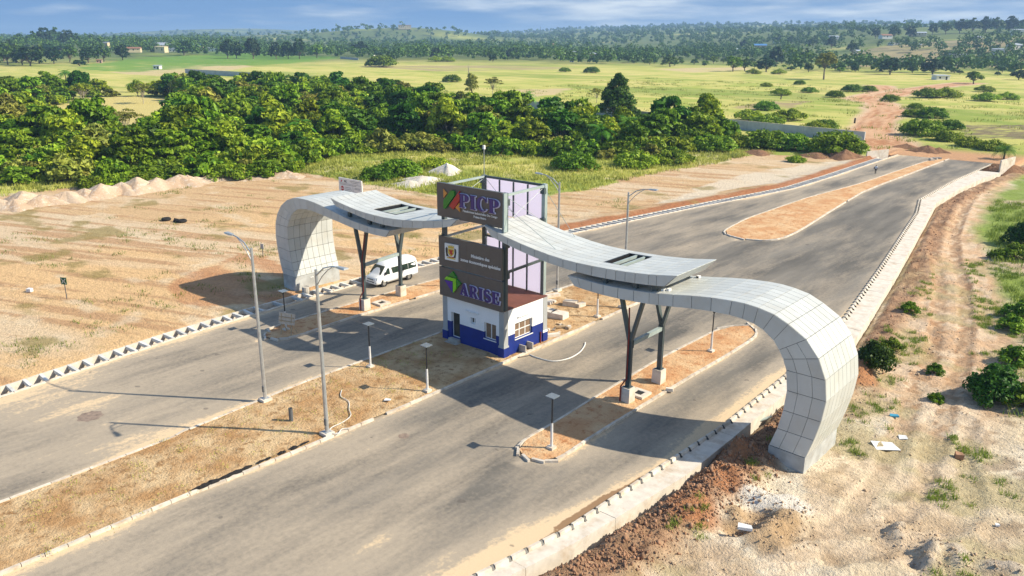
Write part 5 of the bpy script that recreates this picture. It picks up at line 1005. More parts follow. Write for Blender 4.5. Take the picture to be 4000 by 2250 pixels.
# ------------------------------------------------------------------ boundary walls
def panel_wall(a, b, h, label, pl=5.0):
    a, b = G(*a), G(*b); L = math.hypot(b.x-a.x, b.y-a.y); ang = math.atan2(b.y-a.y, b.x-a.x); t = thing('boundary_wall', label, 'wall', (a.x, a.y, gz(a.x, a.y)), ang)
    n = max(1, int(L/pl)); s_ = L/n; pm = MB().box(.12, s_-.12, -.07, .07, -.3, h).mesh('wall_panel', 'wall_grey'); po = MB().box(-.14, .14, -.14, .14, -.3, h+.05).mesh('post', 'wall_grey'); cm = MB().box(.15, s_-.15, -.11, .11, h+.001, h+.09).mesh('coping', 'concrete_pale')
    for i in range(n): link('wall_panel', pm, t, (i*s_, 0, 0)); link('post', po, t, (i*s_, 0, 0)); link('coping', cm, t, (i*s_, 0, 0))
    link('post', po, t, (L, 0, 0))
panel_wall((3373, 556), (1960, 412), 2.35, 'long grey concrete panel wall ending at the red dirt track'); panel_wall((980, 303), (725, 287), 2.6, 'pale grey panel wall standing alone in the meadow'); panel_wall((1330, 230), (1400, 236), 2.2, 'short pale wall at the edge of the distant meadow')
# ------------------------------------------------------------------ vegetation
RNG = np.random.default_rng(11)
def leaves(cen, rds, n_each, size, up=.55, spread=.35, flat=.75, aspect=.5, lower=-.25):
    """leaf-sized quads on clump shells: returns verts, faces"""
    cen = np.asarray(cen, float); rds = np.asarray(rds, float); k = len(cen); N = k*n_each
    c = np.repeat(cen, n_each, 0); r = np.repeat(rds, n_each)
    z = RNG.uniform(lower, 1, N); a = RNG.uniform(0, 2*np.pi, N); q = np.sqrt(np.maximum(0, 1-z*z)); d = np.stack([q*np.cos(a), q*np.sin(a), z], 1)
    pos = c+d*(r*RNG.uniform(.55, 1.08, N))[:, None]*np.array([1, 1, flat])
    nrm = d+np.array([0, 0, up])+RNG.normal(0, spread, (N, 3)); nrm /= np.linalg.norm(nrm, axis=1)[:, None]
    t = np.cross(nrm, RNG.normal(0, 1, (N, 3))); t /= np.linalg.norm(t, axis=1)[:, None]; b = np.cross(nrm, t)
    s = size*RNG.uniform(.6, 1.35, N); L = t*s[:, None]; W = b*(s*aspect)[:, None]; droop = nrm*(s*.18)[:, None]
    v = np.stack([pos-L*.9, pos+W+droop, pos+L-droop, pos-W+droop], 1).reshape(-1, 3); f = np.arange(N*4).reshape(N, 4)
    return v, f
def limb(mb, a, b, r0, r1, bend=.15):
    a, b = Vector(a), Vector(b); m = (a+b)/2+Vector(RNG.normal(0, bend, 3))*(b-a).length*.5; mb.tube([a, m, b], [r0, (r0+r1)/2, r1], 6, False)
def proto_tree(h, R, n_cl, n_leaf, size, leafm, barkm='bark', trunk=.16, base=.32, flat=.75, top='dome', up=.55, pale_limbs=False, lower=-.25, crad=.30, spread=.6):
    cen, rd = [], []
    for i in range(n_cl):
        a = RNG.uniform(0, 2*np.pi); q = math.sqrt(RNG.uniform(0, 1)); t = RNG.uniform(0, 1)
        if top == 'dome': zz = h*(base+(1-base)*math.sqrt(max(0, 1-q*q))*(.35+.65*t)); rr = R*q*(.72+.28*RNG.random())
        elif top == 'flat': zz = h*RNG.uniform(.72, .98)-.12*h*q*q; rr = R*q
        else: zz = h*(base+(1-base)*t); rr = R*(1-t)**.75*(.35+.65*q)
        cen.append((rr*math.cos(a), rr*math.sin(a), zz)); rd.append(R*crad*RNG.uniform(.7, 1.3)*(1 if top != 'cone' else .65+.35*(1-t)))
    v, f = leaves(cen, rd, n_leaf, size, up, spread, flat=flat, lower=lower)
    m = MB(); lean = RNG.normal(0, .05, 2)*h; fork = Vector((lean[0]*.4, lean[1]*.4, h*base*.8)); m.tube([(0, 0, -.3), tuple(fork*.5), tuple(fork)], [trunk*1.25, trunk, trunk*.8], 7, False)
    if top == 'cone': m.tube([tuple(fork), (0, 0, h*.9)], [trunk*.8, .03], 6, False)
    for i in range(0, n_cl, max(1, n_cl//14)):
        limb(m, fork, cen[i], trunk*.45, .025)
    return [('trunk', m.mesh('trunk', barkm, smooth=True)), ('crown', np_mesh('crown', v, f, leafm))]
def proto_palm(h, n, L, leafm):
    vs_, fs_ = [], []; k = 0
    for i in range(n):
        a = 2*math.pi*i/n*1.618*3+RNG.uniform(-.2, .2); el = RNG.uniform(.05, 1.25); dr = Vector((math.cos(a), math.sin(a), 0)); side = Vector((-math.sin(a), math.cos(a), 0)); ln = L*RNG.uniform(.8, 1.1)
        p = Vector((0, 0, h)); th = el; pts = []
        for j in range(9): pts.append(p.copy()); p = p+(dr*math.cos(th)+Vector((0, 0, math.sin(th))))*(ln/8); th -= .24
        for j in range(1, 9):
            for s in (-1, 1):
                for m_ in (0, .5):
                    b = pts[j-1].lerp(pts[j], m_); w = ln*.22*math.sin(math.pi*min(.97, (j+m_)/9.2+.08)); tip = b+side*s*w+(pts[j]-pts[j-1]).normalized()*w*.6+Vector((0, 0, -.28*w)); e = (pts[j]-pts[j-1])*.28
                    vs_ += [tuple(b), tuple(b+e), tuple(tip+e*.3), tuple(tip)]; fs_.append((k, k+1, k+2, k+3)); k += 4
    tr = MB().tube([(0, 0, -.3), (.05, 0, h*.5), (0, 0, h)], [.28, .22, .26], 8).mesh('trunk', 'bark', smooth=True)
    return [('trunk', tr), ('fronds', np_mesh('fronds', np.array(vs_), np.array(fs_), leafm))]
PR = {}
for i, lm in enumerate(('leaf_light', 'leaf_light', 'leaf_mid', 'leaf_mid', 'leaf_olive', 'leaf_dark')):
    PR['tree%d' % i] = proto_tree(7.2+.5*i % 2, 3.8, 56, 52, .50, lm, 'bark_pale' if i % 2 else 'bark', base=.20, flat=.62, up=.35, crad=.27, spread=.75)
for i, lm in enumerate(('leaf_light', 'leaf_mid', 'leaf_mid', 'leaf_olive')):
    PR['shrub%d' % i] = proto_tree(2.6, 2.3, 30, 50, .34, lm, base=.08, flat=.8, trunk=.06, up=.35, spread=.75)
PR['umbrella0'] = proto_tree(7.5, 4.2, 24, 50, .30, 'leaf_olive', 'bark_pale', base=.42, top='flat', flat=.35, trunk=.14, crad=.24); PR['umbrella1'] = proto_tree(6.5, 3.8, 26, 60, .34, 'leaf_light', 'bark_pale', base=.40, top='flat', flat=.4, crad=.26)
PR['cone'] = proto_tree(12.4, 6.6, 95, 95, .42, 'leaf_dark', base=.06, top='cone', flat=.9, trunk=.3, crad=.24)
PR['grey'] = proto_tree(9.6, 3.0, 42, 60, .30, 'leaf_olive', base=.30, flat=.9, trunk=.16)
PR['palm0'] = proto_palm(2.4, 26, 4.2, 'leaf_palm'); PR['palm1'] = proto_palm(4.6, 30, 4.4, 'leaf_palm')
PR['vine0'] = proto_tree(2.2, 3.6, 44, 90, .24, 'leaf_mid', base=.05, flat=.75, trunk=.05, crad=.26); PR['vine1'] = proto_tree(1.8, 3.4, 40, 90, .22, 'leaf_light', base=.05, flat=.7, trunk=.05, crad=.26)
PR['bush0'] = proto_tree(1.7, 1.15, 34, 130, .11, 'leaf_bush', base=.10, flat=.9, trunk=.05, lower=-.5, crad=.34); PR['bush1'] = proto_tree(1.2, 1.2, 24, 70, .13, 'leaf_mid', base=.08, flat=.85, trunk=.04)
for i, lm in enumerate(('leaf_far_dark', 'leaf_far', 'leaf_far', 'leaf_mid')):
    PR['far%d' % i] = proto_tree(10, 5.0, 34, 26, .85, lm, base=.20+.06*(i % 2), flat=.85, trunk=.35)
PR['tall'] = proto_tree(15, 6.0, 44, 36, .8, 'leaf_olive', base=.52, flat=.7, trunk=.4, crad=.27)
def plant(kind, x, y, s, name, label, cat, group=None, z=None, rz=None, sz=None):
    zz = gz(x, y) if z is None else z; t = thing(name, label, cat, (x, y, zz-.05), RNG.uniform(0, 6.28) if rz is None else rz, group); t.scale = (s, s, s*(sz or 1))
    for n, me in PR[kind]: link(n, me, t)
    return t
def scatter(poly, dmin, nmax, excl=(), tries=6000):
    xs = [p[0] for p in poly]; ys = [p[1] for p in poly]; pts = []
    cx = RNG.uniform(min(xs), max(xs), tries); cy_ = RNG.uniform(min(ys), max(ys), tries); ok = inside(poly, cx, cy_)
    for e in excl: ok &= ~inside(e, cx, cy_)
    for x, y in zip(cx[ok], cy_[ok]):
        if all((x-a)**2+(y-b)**2 > dmin*dmin for a, b in pts):
            pts.append((x, y))
            if len(pts) >= nmax: break
    return pts
FOREST = gp([(-120, 668), (150, 672), (420, 690), (700, 680), (900, 672), (1130, 655), (1190, 600), (1330, 578), (1650, 572), (1950, 590), (2250, 606), (2520, 608), (2660, 580), (2790, 556), (2770, 535), (2500, 540), (2250, 525), (1950, 500), (1750, 430), (1500, 392), (1150, 372), (800, 372), (480, 372), (200, 378), (-120, 372)])
LAB = {'tree0': 'bright green broadleaf tree with clumped leaves in the thicket beyond the sand', 'tree1': 'pale stemmed light green tree in the thicket beyond the sand', 'tree2': 'mid green dense tree in the thicket beyond the sand', 'tree3': 'mid green tree with pale limbs in the thicket beyond the sand', 'tree4': 'olive brown leaved tree in the thicket beyond the sand', 'tree5': 'dark green leaved tree in the thicket beyond the sand'}
SLAB = ('light green shrub at the foot of the thicket', 'mid green shrub growing in the thicket', 'deep green shrub crowded among thicket trees', 'olive dry shrub in the thicket')
fp = scatter(FOREST, 4.6, 298, [CLEAR])
for i, (x, y) in enumerate(fp):
    k = ('tree0', 'tree1', 'tree2', 'tree3', 'tree0', 'tree2', 'tree1', 'tree3', 'tree4', 'tree5', 'tree5')[int(RNG.integers(0, 11))]
    plant(k, x, y, RNG.uniform(.85, 1.3), 'broadleaf_tree', LAB[k], 'tree', 'trees of the thicket', sz=RNG.uniform(.8, 1.1))
FEDGE = gp([(-120, 712), (200, 715), (420, 725), (700, 705), (900, 694), (1140, 690), (1200, 640), (1350, 600), (1650, 590), (1950, 605), (2250, 622), (2520, 630), (2690, 600), (2850, 575), (2830, 540), (2640, 570), (2250, 590), (1650, 560), (1300, 560), (1150, 640), (700, 650), (-120, 650)])
for i, (x, y) in enumerate(scatter(FEDGE, 2.8, 170)+scatter(FOREST, 5, 125, [CLEAR])):
    k = int(RNG.integers(0, 4)); plant('shrub%d' % k, x, y, RNG.uniform(.8, 1.6), 'shrub', SLAB[k], 'shrub', 'shrubs of the thicket', sz=RNG.uniform(.7, 1.2))
for i, (px, py, s) in enumerate(((940, 520, 1), (1180, 585, 1.0), (1700, 520, .9), (1780, 470, .9), (1850, 500, 1), (2060, 435, 1.0), (2120, 500, 1.1), (2160, 545, 1.0), (2000, 520, 1.0), (2280, 560, 1.0), (2370, 520, .9), (2450, 580, 1.1), (2520, 560, 1.0), (2350, 600, 1.0), (2630, 520, 1.0), (2700, 500, .9), (1560, 560, 1.0), (1930, 570, 1.0), (820, 560, .9), (260, 330, 1.1), (520, 360, 1.0), (1280, 430, 1.), (1420, 470, 1), (2740, 540, 1.0))):
    p = G(px, py); plant('palm%d' % (i % 2), p.x, p.y, s, 'oil_palm', ('short oil palm with arching fronds among the thicket trees', 'taller oil palm rising from the thicket')[i % 2], 'palm', 'oil palms in the thicket')
for i, (px, py) in enumerate(((150, 420), (330, 400), (560, 405), (860, 430), (1010, 430), (1130, 410), (1240, 420), (760, 470), (640, 560), (930, 470), (90, 500), (1090, 480), (1210, 480), (1340, 440), (500, 560), (250, 545))):
    p = G(px, py); plant('umbrella%d' % (i % 2), p.x, p.y, RNG.uniform(.85, 1.1), 'umbrella_tree', ('flat topped olive tree with bare pale limbs in the thicket', 'flat topped light green tree with pale limbs in the thicket')[i % 2], 'tree', 'flat topped trees in the thicket')
p = G(2410, 470); plant('cone', p.x, p.y, 1.0, 'dark_tree', 'tall dark pyramid shaped tree rising above the boundary wall', 'tree')
p = G(1842, 384); plant('grey', p.x, p.y, 1.0, 'grey_tree', 'tall greyish tree standing out above the thicket edge', 'tree'); p = G(1925, 372); plant('umbrella0', p.x, p.y, .95, 'umbrella_tree', 'spreading flat crowned tree with white branches beside the greyish tree', 'tree')
p = G(2330, 402); plant('umbrella0', p.x, p.y, .7, 'umbrella_tree', 'thin brown crowned tree beside the dark pyramid tree', 'tree')
# vine mounds and single bushes
for i, (kd, px, py, s, lb) in enumerate((('vine0', 2240, 660, 1.25, 'rounded leafy mound on the grass strip in front of the thicket'), ('vine1', 2490, 650, 1.3, 'spreading green mound at the grass strip by the dirt bank'), ('vine1', 2640, 640, 1.2, 'light green mound between the grass strip and the bank'), ('vine0', 1560, 690, 1.2, 'dark leafy mound beside the white sand heap'), ('vine0', 1480, 700, .9, 'smaller leafy mound in front of the notice board'), ('vine1', 1690, 655, .9, 'bright green bush behind the white sand heap'), ('vine0', 2990, 580, 1.6, 'long vine covered mound below the boundary wall'), ('vine0', 3090, 585, 1.4, 'vine covered mound beside the long vine mound'), ('vine0', 3270, 600, 1.8, 'tall vine covered mound by the earth cut at the road end'), ('vine1', 2880, 575, 1.3, 'pale feathery bush at the corner of the thicket'), ('vine0', 2790, 590, 1.3, 'dense bush at the corner of the pale sand'), ('vine1', 3110, 632, .6, 'low green patch of creeper at the cut bank'), ('vine0', 1000, 690, 1.0, 'dark creeper mound behind the sand heaps under the trees'), ('vine0', 900, 696, 1.1, 'dark creeper mound along the sand heap row'), ('vine0', 560, 722, .8, 'low dark creeper behind the tipped heaps'), ('vine0', 440, 728, .9, 'dark leafy creeper behind the tipped heaps'), ('vine0', 370, 735, .8, 'small creeper bush between two tipped heaps'), ('vine1', 1430, 600, .9, 'leafy bush at the back of the grass strip'), ('vine0', 3600, 528, 1.6, 'big bush mass beside the red dirt track'), ('vine1', 3690, 548, 1.2, 'light green bush beside the track bush mass'), ('vine0', 3715, 505, 1.0, 'bush beside the tilled plot'), ('vine1', 3790, 572, 1.0, 'long hedge bush below the tilled plot'), ('vine1', 3880, 585, 1.0, 'hedge bush farther along below the plot'), ('vine0', 3640, 460, 1.3, 'rounded dark bush in the meadow by the track bend'), ('vine0', 3560, 455, .9, 'small dark bush beside the rounded meadow bush'), ('vine0', 3575, 425, .8, 'bush on the verge inside the track bend'), ('vine0', 3480, 395, 1.0, 'dark bush pair at the track turn'), ('vine0', 3260, 380, 1.1, 'dark round bush left on the meadow before the track'), ('vine0', 3160, 362, 1.0, 'low round bush alone on the meadow'), ('vine1', 3045, 372, 1.3, 'spiky bush clump beside the stump'), ('vine0', 3330, 358, 1.3, 'bush group at the edge of the track fork'), ('vine0', 3390, 358, 1.1, 'bush beside the track fork group'), ('vine1', 3620, 382, 1.8, 'olive scrub patch beyond the track'), ('vine1', 3690, 380, 1.8, 'second olive scrub patch beyond the track'), ('vine1', 3850, 395, 1.5, 'scrub patch in the open meadow'), ('vine1', 3930, 388, 1.3, 'scrub tuft at the far meadow'), ('vine1', 3840, 358, 1.3, 'small scrub group near the thin trunk tree'), ('vine0', 1493, 262, 3.4, 'wide dark bush alone in the distant meadow'), ('vine0', 1767, 320, 1.5, 'dark bush beyond the greyish tree'), ('vine0', 2313, 284, 1.6, 'small dark bush in the middle meadow'), ('vine0', 2205, 280, 1.2, 'tiny scrub clump in the middle meadow'), ('vine1', 1700, 241, 2.2, 'green scrub strip at the meadow rim'), ('vine1', 1745, 241, 2.2, 'second green scrub strip at the meadow rim'), ('vine0', 3125, 330, .9, 'tiny bush in the sloping meadow'), ('vine1', 2990, 338, .9, 'tiny pale bush in the sloping meadow'), ('vine1', 3045, 290, 1.5, 'low scrub before the banana belt'), ('vine1', 2940, 289, 1.5, 'low scrub strip in front of the banana belt'), ('vine1', 3000, 490, 1.4, 'scrub behind the boundary wall'), ('vine1', 3090, 470, 1.5, 'pale scrub behind the boundary wall near the tilled patch'), ('vine0', 2990, 430, 1.2, 'dark scrub at the tilled brown patch'), ('vine1', 3180, 515, 1.2, 'scrub just behind the wall end'), ('vine0', 3220, 508, 1.1, 'dark scrub behind the wall end'), ('vine1', 2920, 470, 1.4, 'scrub row behind the wall by the thicket'))):
    p = G(px, py); plant(kd, p.x, p.y, s, 'bush', lb, 'bush')
for kd, px, py, s, lb in (('bush0', 3405, 1460, 1.15, 'round dark green bush beside the arch on the waste ground'), ('bush0', 3860, 1560, 1.45, 'big round dark green bush by the tracked sand'), ('bush1', 3995, 1590, 1.3, 'green bush clump beside the big round bush'), ('bush1', 3965, 1420, 1.1, 'loose light bush behind the big round bush'), ('bush1', 3945, 1285, 1.0, 'bush in the green patch by the dozer track'), ('bush1', 3990, 1240, 1.2, 'tall weeds in the green patch by the dozer track'), ('bush1', 3960, 1010, 1.4, 'green weeds beside the pale rubble'), ('bush0', 3985, 960, 1.5, 'darker weeds at the back of the green patch'), ('bush1', 3900, 1010, .9, 'low weeds at the edge of the green patch'), ('bush1', 3650, 1450, .6, 'straggly weeds growing between the dozer tracks'), ('bush1', 3660, 1560, .5, 'small weeds in the middle of the tracked sand'), ('bush1', 3480, 1370, .8, 'light green weeds on the soil bank by the drain'), ('bush1', 3550, 1220, .7, 'green weeds on the bank along the drain')):
    p = G(px, py, -.5); plant(kd, p.x, p.y, s, 'bush', lb, 'bush')
p = G(3920, 622); plant('palm0', p.x, p.y, .75, 'oil_palm', 'low palm bush beside the end of the covered drain', 'palm')
# trees beyond the meadow, each at its own place
def tree_px(kd, px, py, top, w, name, lb, grp=None):
    b = G(px, py); z = gz(b.x, b.y)
    h = HT(b, px, top)-z; t = plant(kd, b.x, b.y, 1, name, lb, 'tree', grp, z); hw = {'tall': 12.}.get(kd, 10.5); hh = {'tall': 15.}.get(kd, 10.4)
    dist = math.hypot(b.x, b.y); wm = w/FPX*dist; t.scale = (wm/hw, wm/hw, h/hh)
r1 = lambda a, b, o: (o+a/1.931, b/1.931)
for kd, x, y, tp, w, o, lb in (('tall', 1065, 600, 395, 150, 2666, 'tall spreading tree with bare forked trunk alone at the meadow rim'), ('far0', 630, 542, 430, 140, 2666, 'round dark mango tree at the meadow rim, on the banana belt'), ('far0', 1565, 562, 430, 145, 2666, 'large round dark mango tree beyond the meadow shed'), ('far0', 1885, 562, 440, 150, 2666, 'round dark mango tree above the tin shed'), ('far3', 2195, 632, 530, 110, 2666, 'small round tree on a thin trunk at the end of the red track'), ('far0', 2535, 602, 525, 95, 2666, 'dark round tree past the thin trunk tree'), ('far2', 950, 545, 460, 70, 2666, 'slim dark tree beside the tall forked tree'), ('far3', 380, 540, 415, 130, 2666, 'sunlit yellowish tree in the banana belt'), ('far1', 470, 535, 430, 110, 2666, 'green tree in the banana belt next to the yellowish tree'),
    ('far0', 140, 422, 310, 130, 1333, 'pair like dark tree at the corner of the distant meadow'), ('far0', 715, 446, 355, 95, 1333, 'dark round tree at the meadow rim behind the thicket'), ('far3', 808, 442, 335, 90, 1333, 'tall bright tree next to the dark round tree'), ('far0', 1145, 468, 400, 62, 1333, 'small dark tree alone in the meadow'), ('far0', 1300, 442, 360, 115, 1333, 'broad dark tree at the meadow rim centre'), ('far1', 2480, 505, 405, 110, 1333, 'round tree at the meadow rim with visible trunk'),
    ('far0', 1392, 432, 305, 118, 0, 'dark tree in front of the blue roofed sheds'), ('far0', 1720, 447, 295, 105, 0, 'dark roadside tree with pale trunk, first after the sheds'), ('far0', 1785, 445, 310, 90, 0, 'dark roadside tree close to its neighbour'), ('far0', 1912, 447, 285, 118, 0, 'largest dark roadside tree of the row'), ('far0', 2085, 447, 312, 85, 0, 'dark roadside tree with lower crown'), ('far0', 2175, 445, 310, 85, 0, 'dark roadside tree in the middle of the group'), ('far0', 2260, 445, 285, 95, 0, 'tall dark roadside tree near the row end'), ('far3', 2392, 438, 330, 92, 0, 'greener roadside tree ending the row'), ('far0', 1092, 392, 292, 92, 0, 'dark tree between cream house and sheds'), ('far0', 862, 400, 330, 120, 0, 'wide dark tree left of the sheds near the meadow'), ('far1', 742, 410, 288, 90, 0, 'tall tree before the hilltop house'), ('far0', 1045, 402, 355, 70, 0, 'small dark tree before the sheds'), ('far0', 1180, 417, 372, 70, 0, 'small dark tree beside the blue hut'), ('far0', 600, 500, 450, 90, 0, 'round dark bush like tree behind the thicket'), ('far0', 350, 425, 330, 150, 0, 'dark tree mass above the far thicket'), ('far0', 480, 420, 345, 130, 0, 'dark tree beside the dark mass above the thicket'), ('far1', 130, 480, 340, 200, 0, 'big dark tree at the far end of the thicket'), ('far0', 30, 470, 330, 170, 0, 'dark tall tree behind the far thicket corner'), ('far0', 230, 500, 350, 150, 0, 'dark tree in front of the big far thicket tree')):
    tree_px(kd, *r1(x, y, o), tp/1.931, w/1.931, 'far_tree', lb)
for i, (px, dist, h, w) in enumerate(((150, 1250, 17, 15), (205, 1300, 21, 18), (245, 1300, 25, 20), (290, 1320, 26, 22), (335, 1300, 22, 20), (375, 1280, 18, 16), (420, 1250, 16, 14), (60, 1000, 17, 16), (30, 720, 15, 13), (95, 740, 16, 14), (150, 730, 14, 13), (215, 760, 15, 14), (270, 750, 13, 13), (330, 780, 14, 13), (400, 760, 13, 14), (460, 790, 13, 12), (530, 820, 14, 13), (-20, 700, 15, 14), (20, 950, 16, 15), (110, 980, 15, 14), (3560, 1350, 15, 13), (3610, 1350, 18, 16), (3660, 1380, 20, 18), (3710, 1380, 22, 20), (3755, 1400, 23, 20), (3800, 1400, 22, 20), (3850, 1420, 23, 19), (3900, 1420, 21, 20), (3950, 1420, 22, 20), (3990, 1420, 22, 18), (3480, 1250, 16, 14), (3420, 1250, 18, 15), (3350, 1300, 15, 12), (3120, 1200, 17, 14), (3190, 1150, 16, 12), (3040, 1300, 15, 14), (2990, 1350, 14, 13), (3270, 1000, 17, 13), (2860, 1250, 15, 12), (3100, 800, 15, 11), (2990, 760, 16, 12))):
    a_ = math.pi/2+YAW-math.atan((px-2000)/FPX); x_, y_ = dist*math.cos(a_), dist*math.sin(a_); t = plant('far%d' % (i % 2), x_, y_, 1, 'far_tree', 'tall dark crowned tree standing out above the distant woods', 'tree', 'tall trees above the distant woods', float(hfar(x_, y_))); t.scale = (w/10.5, w/10.5, h/10.4)
# banana and tree belt beyond the meadow
BELT = gp([(2140, 232), (2400, 246), (2700, 262), (2900, 276), (3200, 286), (3550, 293), (3850, 296), (4100, 300), (4100, 284), (3700, 268), (3350, 250), (3000, 232), (2700, 218), (2400, 212), (2140, 214)])
for i, (x, y) in enumerate(scatter(BELT, 8, 130)):
    k = ('far1', 'far2', 'far3', 'far3')[i % 4]; plant(k, x, y, RNG.uniform(.35, .75), 'belt_tree', ('dull green tree in the dense belt beyond the meadow', 'deep green tree in the dense belt beyond the meadow', 'bright leafy tree in the dense belt beyond the meadow', 'bright leafy tree in the dense belt beyond the meadow')[i % 4], 'tree', 'tree belt beyond the meadow', sz=RNG.uniform(.6, 1))
# far woods reading as one mass
def far_wood():
    vs_, fs_ = [], []; n = 0; dirs = []
    tries = 14000; a = RNG.uniform(rad(90+5), rad(90+77), tries); d = np.exp(RNG.uniform(math.log(560), math.log(5200), tries))
    X, Y = d*np.cos(a), d*np.sin(a); azd = np.degrees(a)-90
    dens = fbm(X/170, Y/170, 301, 4); keep = dens > np.where(d < 900, .48, np.where(d < 1600, .42, .33))
    keep &= ~((azd > 38) & (d < 930) & (dens < .66)); keep &= ~((azd > 38) & (d < 780)); keep &= ~((azd < 40) & (d < 640))
    X, Y, d = X[keep][:7000], Y[keep][:7000], d[keep][:7000]; Z = hfar(X, Y)
    for x, y, z, dd in zip(X, Y, Z, d):
        h = RNG.uniform(6, 13)*(1 if RNG.random() < .85 else 1.45); r = h*RNG.uniform(.34, .55); k = 16 if dd < 1500 else 10
        cen = np.stack([RNG.normal(0, r*.45, 4), RNG.normal(0, r*.45, 4), h*RNG.uniform(.35, .85, 4)], 1)
        v, f = leaves(cen+np.array([x, y, z]), np.full(4, r*.62), k, max(1.1, dd/1100.)*1.1, .4, .4, .9, .7, -.6); vs_.append(v); fs_.append(f+n); n += len(v)
    o = tag(link('far_woods', np_mesh('far_woods', np.concatenate(vs_), np.concatenate(fs_), 'leaf_far')), 'hazy woods covering the distant low hills', 'woods'); o['kind'] = 'stuff'
far_wood()
# stump and posts
p = G(3050, 388); t = thing('dead_stump', 'bare dead tree stump with forked stubs in the meadow', 'stump', (p.x, p.y, gz(p.x, p.y))); z = t.location.z
MB().tube([(p.x, p.y, z-.1), (p.x+.1, p.y, z+1.0), (p.x+.5, p.y, z+1.9)], [.28, .2, .09], 7).build('stem', 'dead_wood', t); MB().tube([(p.x+.05, p.y, z+.8), (p.x-.3, p.y, z+1.4)], [.14, .06], 6).build('branch', 'dead_wood', t)
p = G(3338, 481); tag(MB().tube([(p.x, p.y, -.1), (p.x, p.y, .1), (p.x+.02, p.y, 1.4), (p.x+.02, p.y, 1.45)], [.25, .25, .24, .2], 8).build('oil_drum', 'black_plastic'), 'dark upright drum in the grass beside the red dirt track', 'drum')
p = G(1831, 320); t = thing('dead_tree', 'bare white snag poking above the greyish tree', 'dead tree', (p.x, p.y, 0)); MB().tube([(p.x, p.y, -.1), (p.x, p.y, 5), (p.x+.4, p.y, 9.5)], [.3, .22, .08], 6).build('trunk', 'bark_pale', t); MB().tube([(p.x, p.y, 6), (p.x-1.2, p.y, 9)], [.14, .05], 5).build('branch', 'bark_pale', t)
a = math.pi/2+YAW-math.atan((2100-2000)/FPX); mx_, my_ = 2600*math.cos(a), 2600*math.sin(a); mz = float(hfar(mx_, my_)); mh = CAMH+2600*(143-108)/FPX-mz
t = thing('radio_mast', 'thin lattice radio mast on the distant ridge', 'mast', (mx_, my_, mz)); MB().tube([(mx_, my_, mz-1), (mx_, my_, mz+mh*.5)], [1.1, .9], 4).build('mast_base', 'grey_pipe', t); MB().tube([(mx_, my_, mz+mh*.5), (mx_, my_, mz+mh)], [.9, .6], 4).build('mast_top', 'grey_pipe', t)
# ------------------------------------------------------------------ houses
def house(px, py, wpx, hpx, wall_m, roof_m, label, dist=None, kind='gable', depth=.7, rz=None):
    if dist: d = ray(px, py); k = dist/math.hypot(d[0], d[1]); x, y = d[0]*k, d[1]*k; z = float(hfar(x, y)); z = max(z, min(CAMH+d[2]*k, z+6))
    else: b = G(px, py); x, y = b.x, b.y; z = float(hfar(x, y)); dist = math.hypot(x, y)
    w = wpx/FPX*dist; h = max(hpx/FPX*dist, 2.6); dp = max(4, w*depth); rz = YAW+RNG.uniform(-.3, .3) if rz is None else rz
    t = thing('house' if kind != 'shed' else 'shed', label, 'house' if kind != 'shed' else 'shed', (x, y, z), rz)
    wh = h*(.62 if kind == 'gable' else .86)
    L = lambda m, n, mt, p=t: link(n, m.mesh(n, mt), p)
    L(MB().box(-w/2, w/2, -dp/2, dp/2, -2, wh), 'wall', wall_m)
    if kind == 'gable':
        e = .5; r = L(MB().prism([(-dp/2-e, wh-.1), (0, h), (dp/2+e, wh-.1), (dp/2+e, wh+.08), (0, h+.2), (-dp/2-e, wh+.08)], lambda u, v, d: (d, u, v), -w/2-e, w/2+e), 'roof', roof_m)
        L(MB().prism([(-dp/2, wh), (0, h-.05), (dp/2, wh)], lambda u, v, d: (d, u, v), -w/2+.02, w/2-.02), 'gable', wall_m)
    else: L(MB().hexa([(-w/2-.4, -dp/2-.4, wh), (w/2+.4, -dp/2-.4, wh), (w/2+.4, dp/2+.4, h-.1), (-w/2-.4, dp/2+.4, h-.1), (-w/2-.4, -dp/2-.4, wh+.2), (w/2+.4, -dp/2-.4, wh+.2), (w/2+.4, dp/2+.4, h+.1), (-w/2-.4, dp/2+.4, h+.1)]), 'roof', roof_m)
    n = max(2, min(6, int(w/3.5)))
    for i in range(n):
        u = -w/2+w*(i+.5)/n
        if i == n//2: L(MB().box(u-.5, u+.5, -dp/2-.04, -dp/2-.005, 0, min(2.1, wh*.8)), 'door', 'dark_void')
        else: L(MB().box(u-.55, u+.55, -dp/2-.04, -dp/2-.005, wh*.35, wh*.75), 'window', 'dark_void')
    return t
H1 = lambda x, y, o: (o+x/1.931, y/1.931)
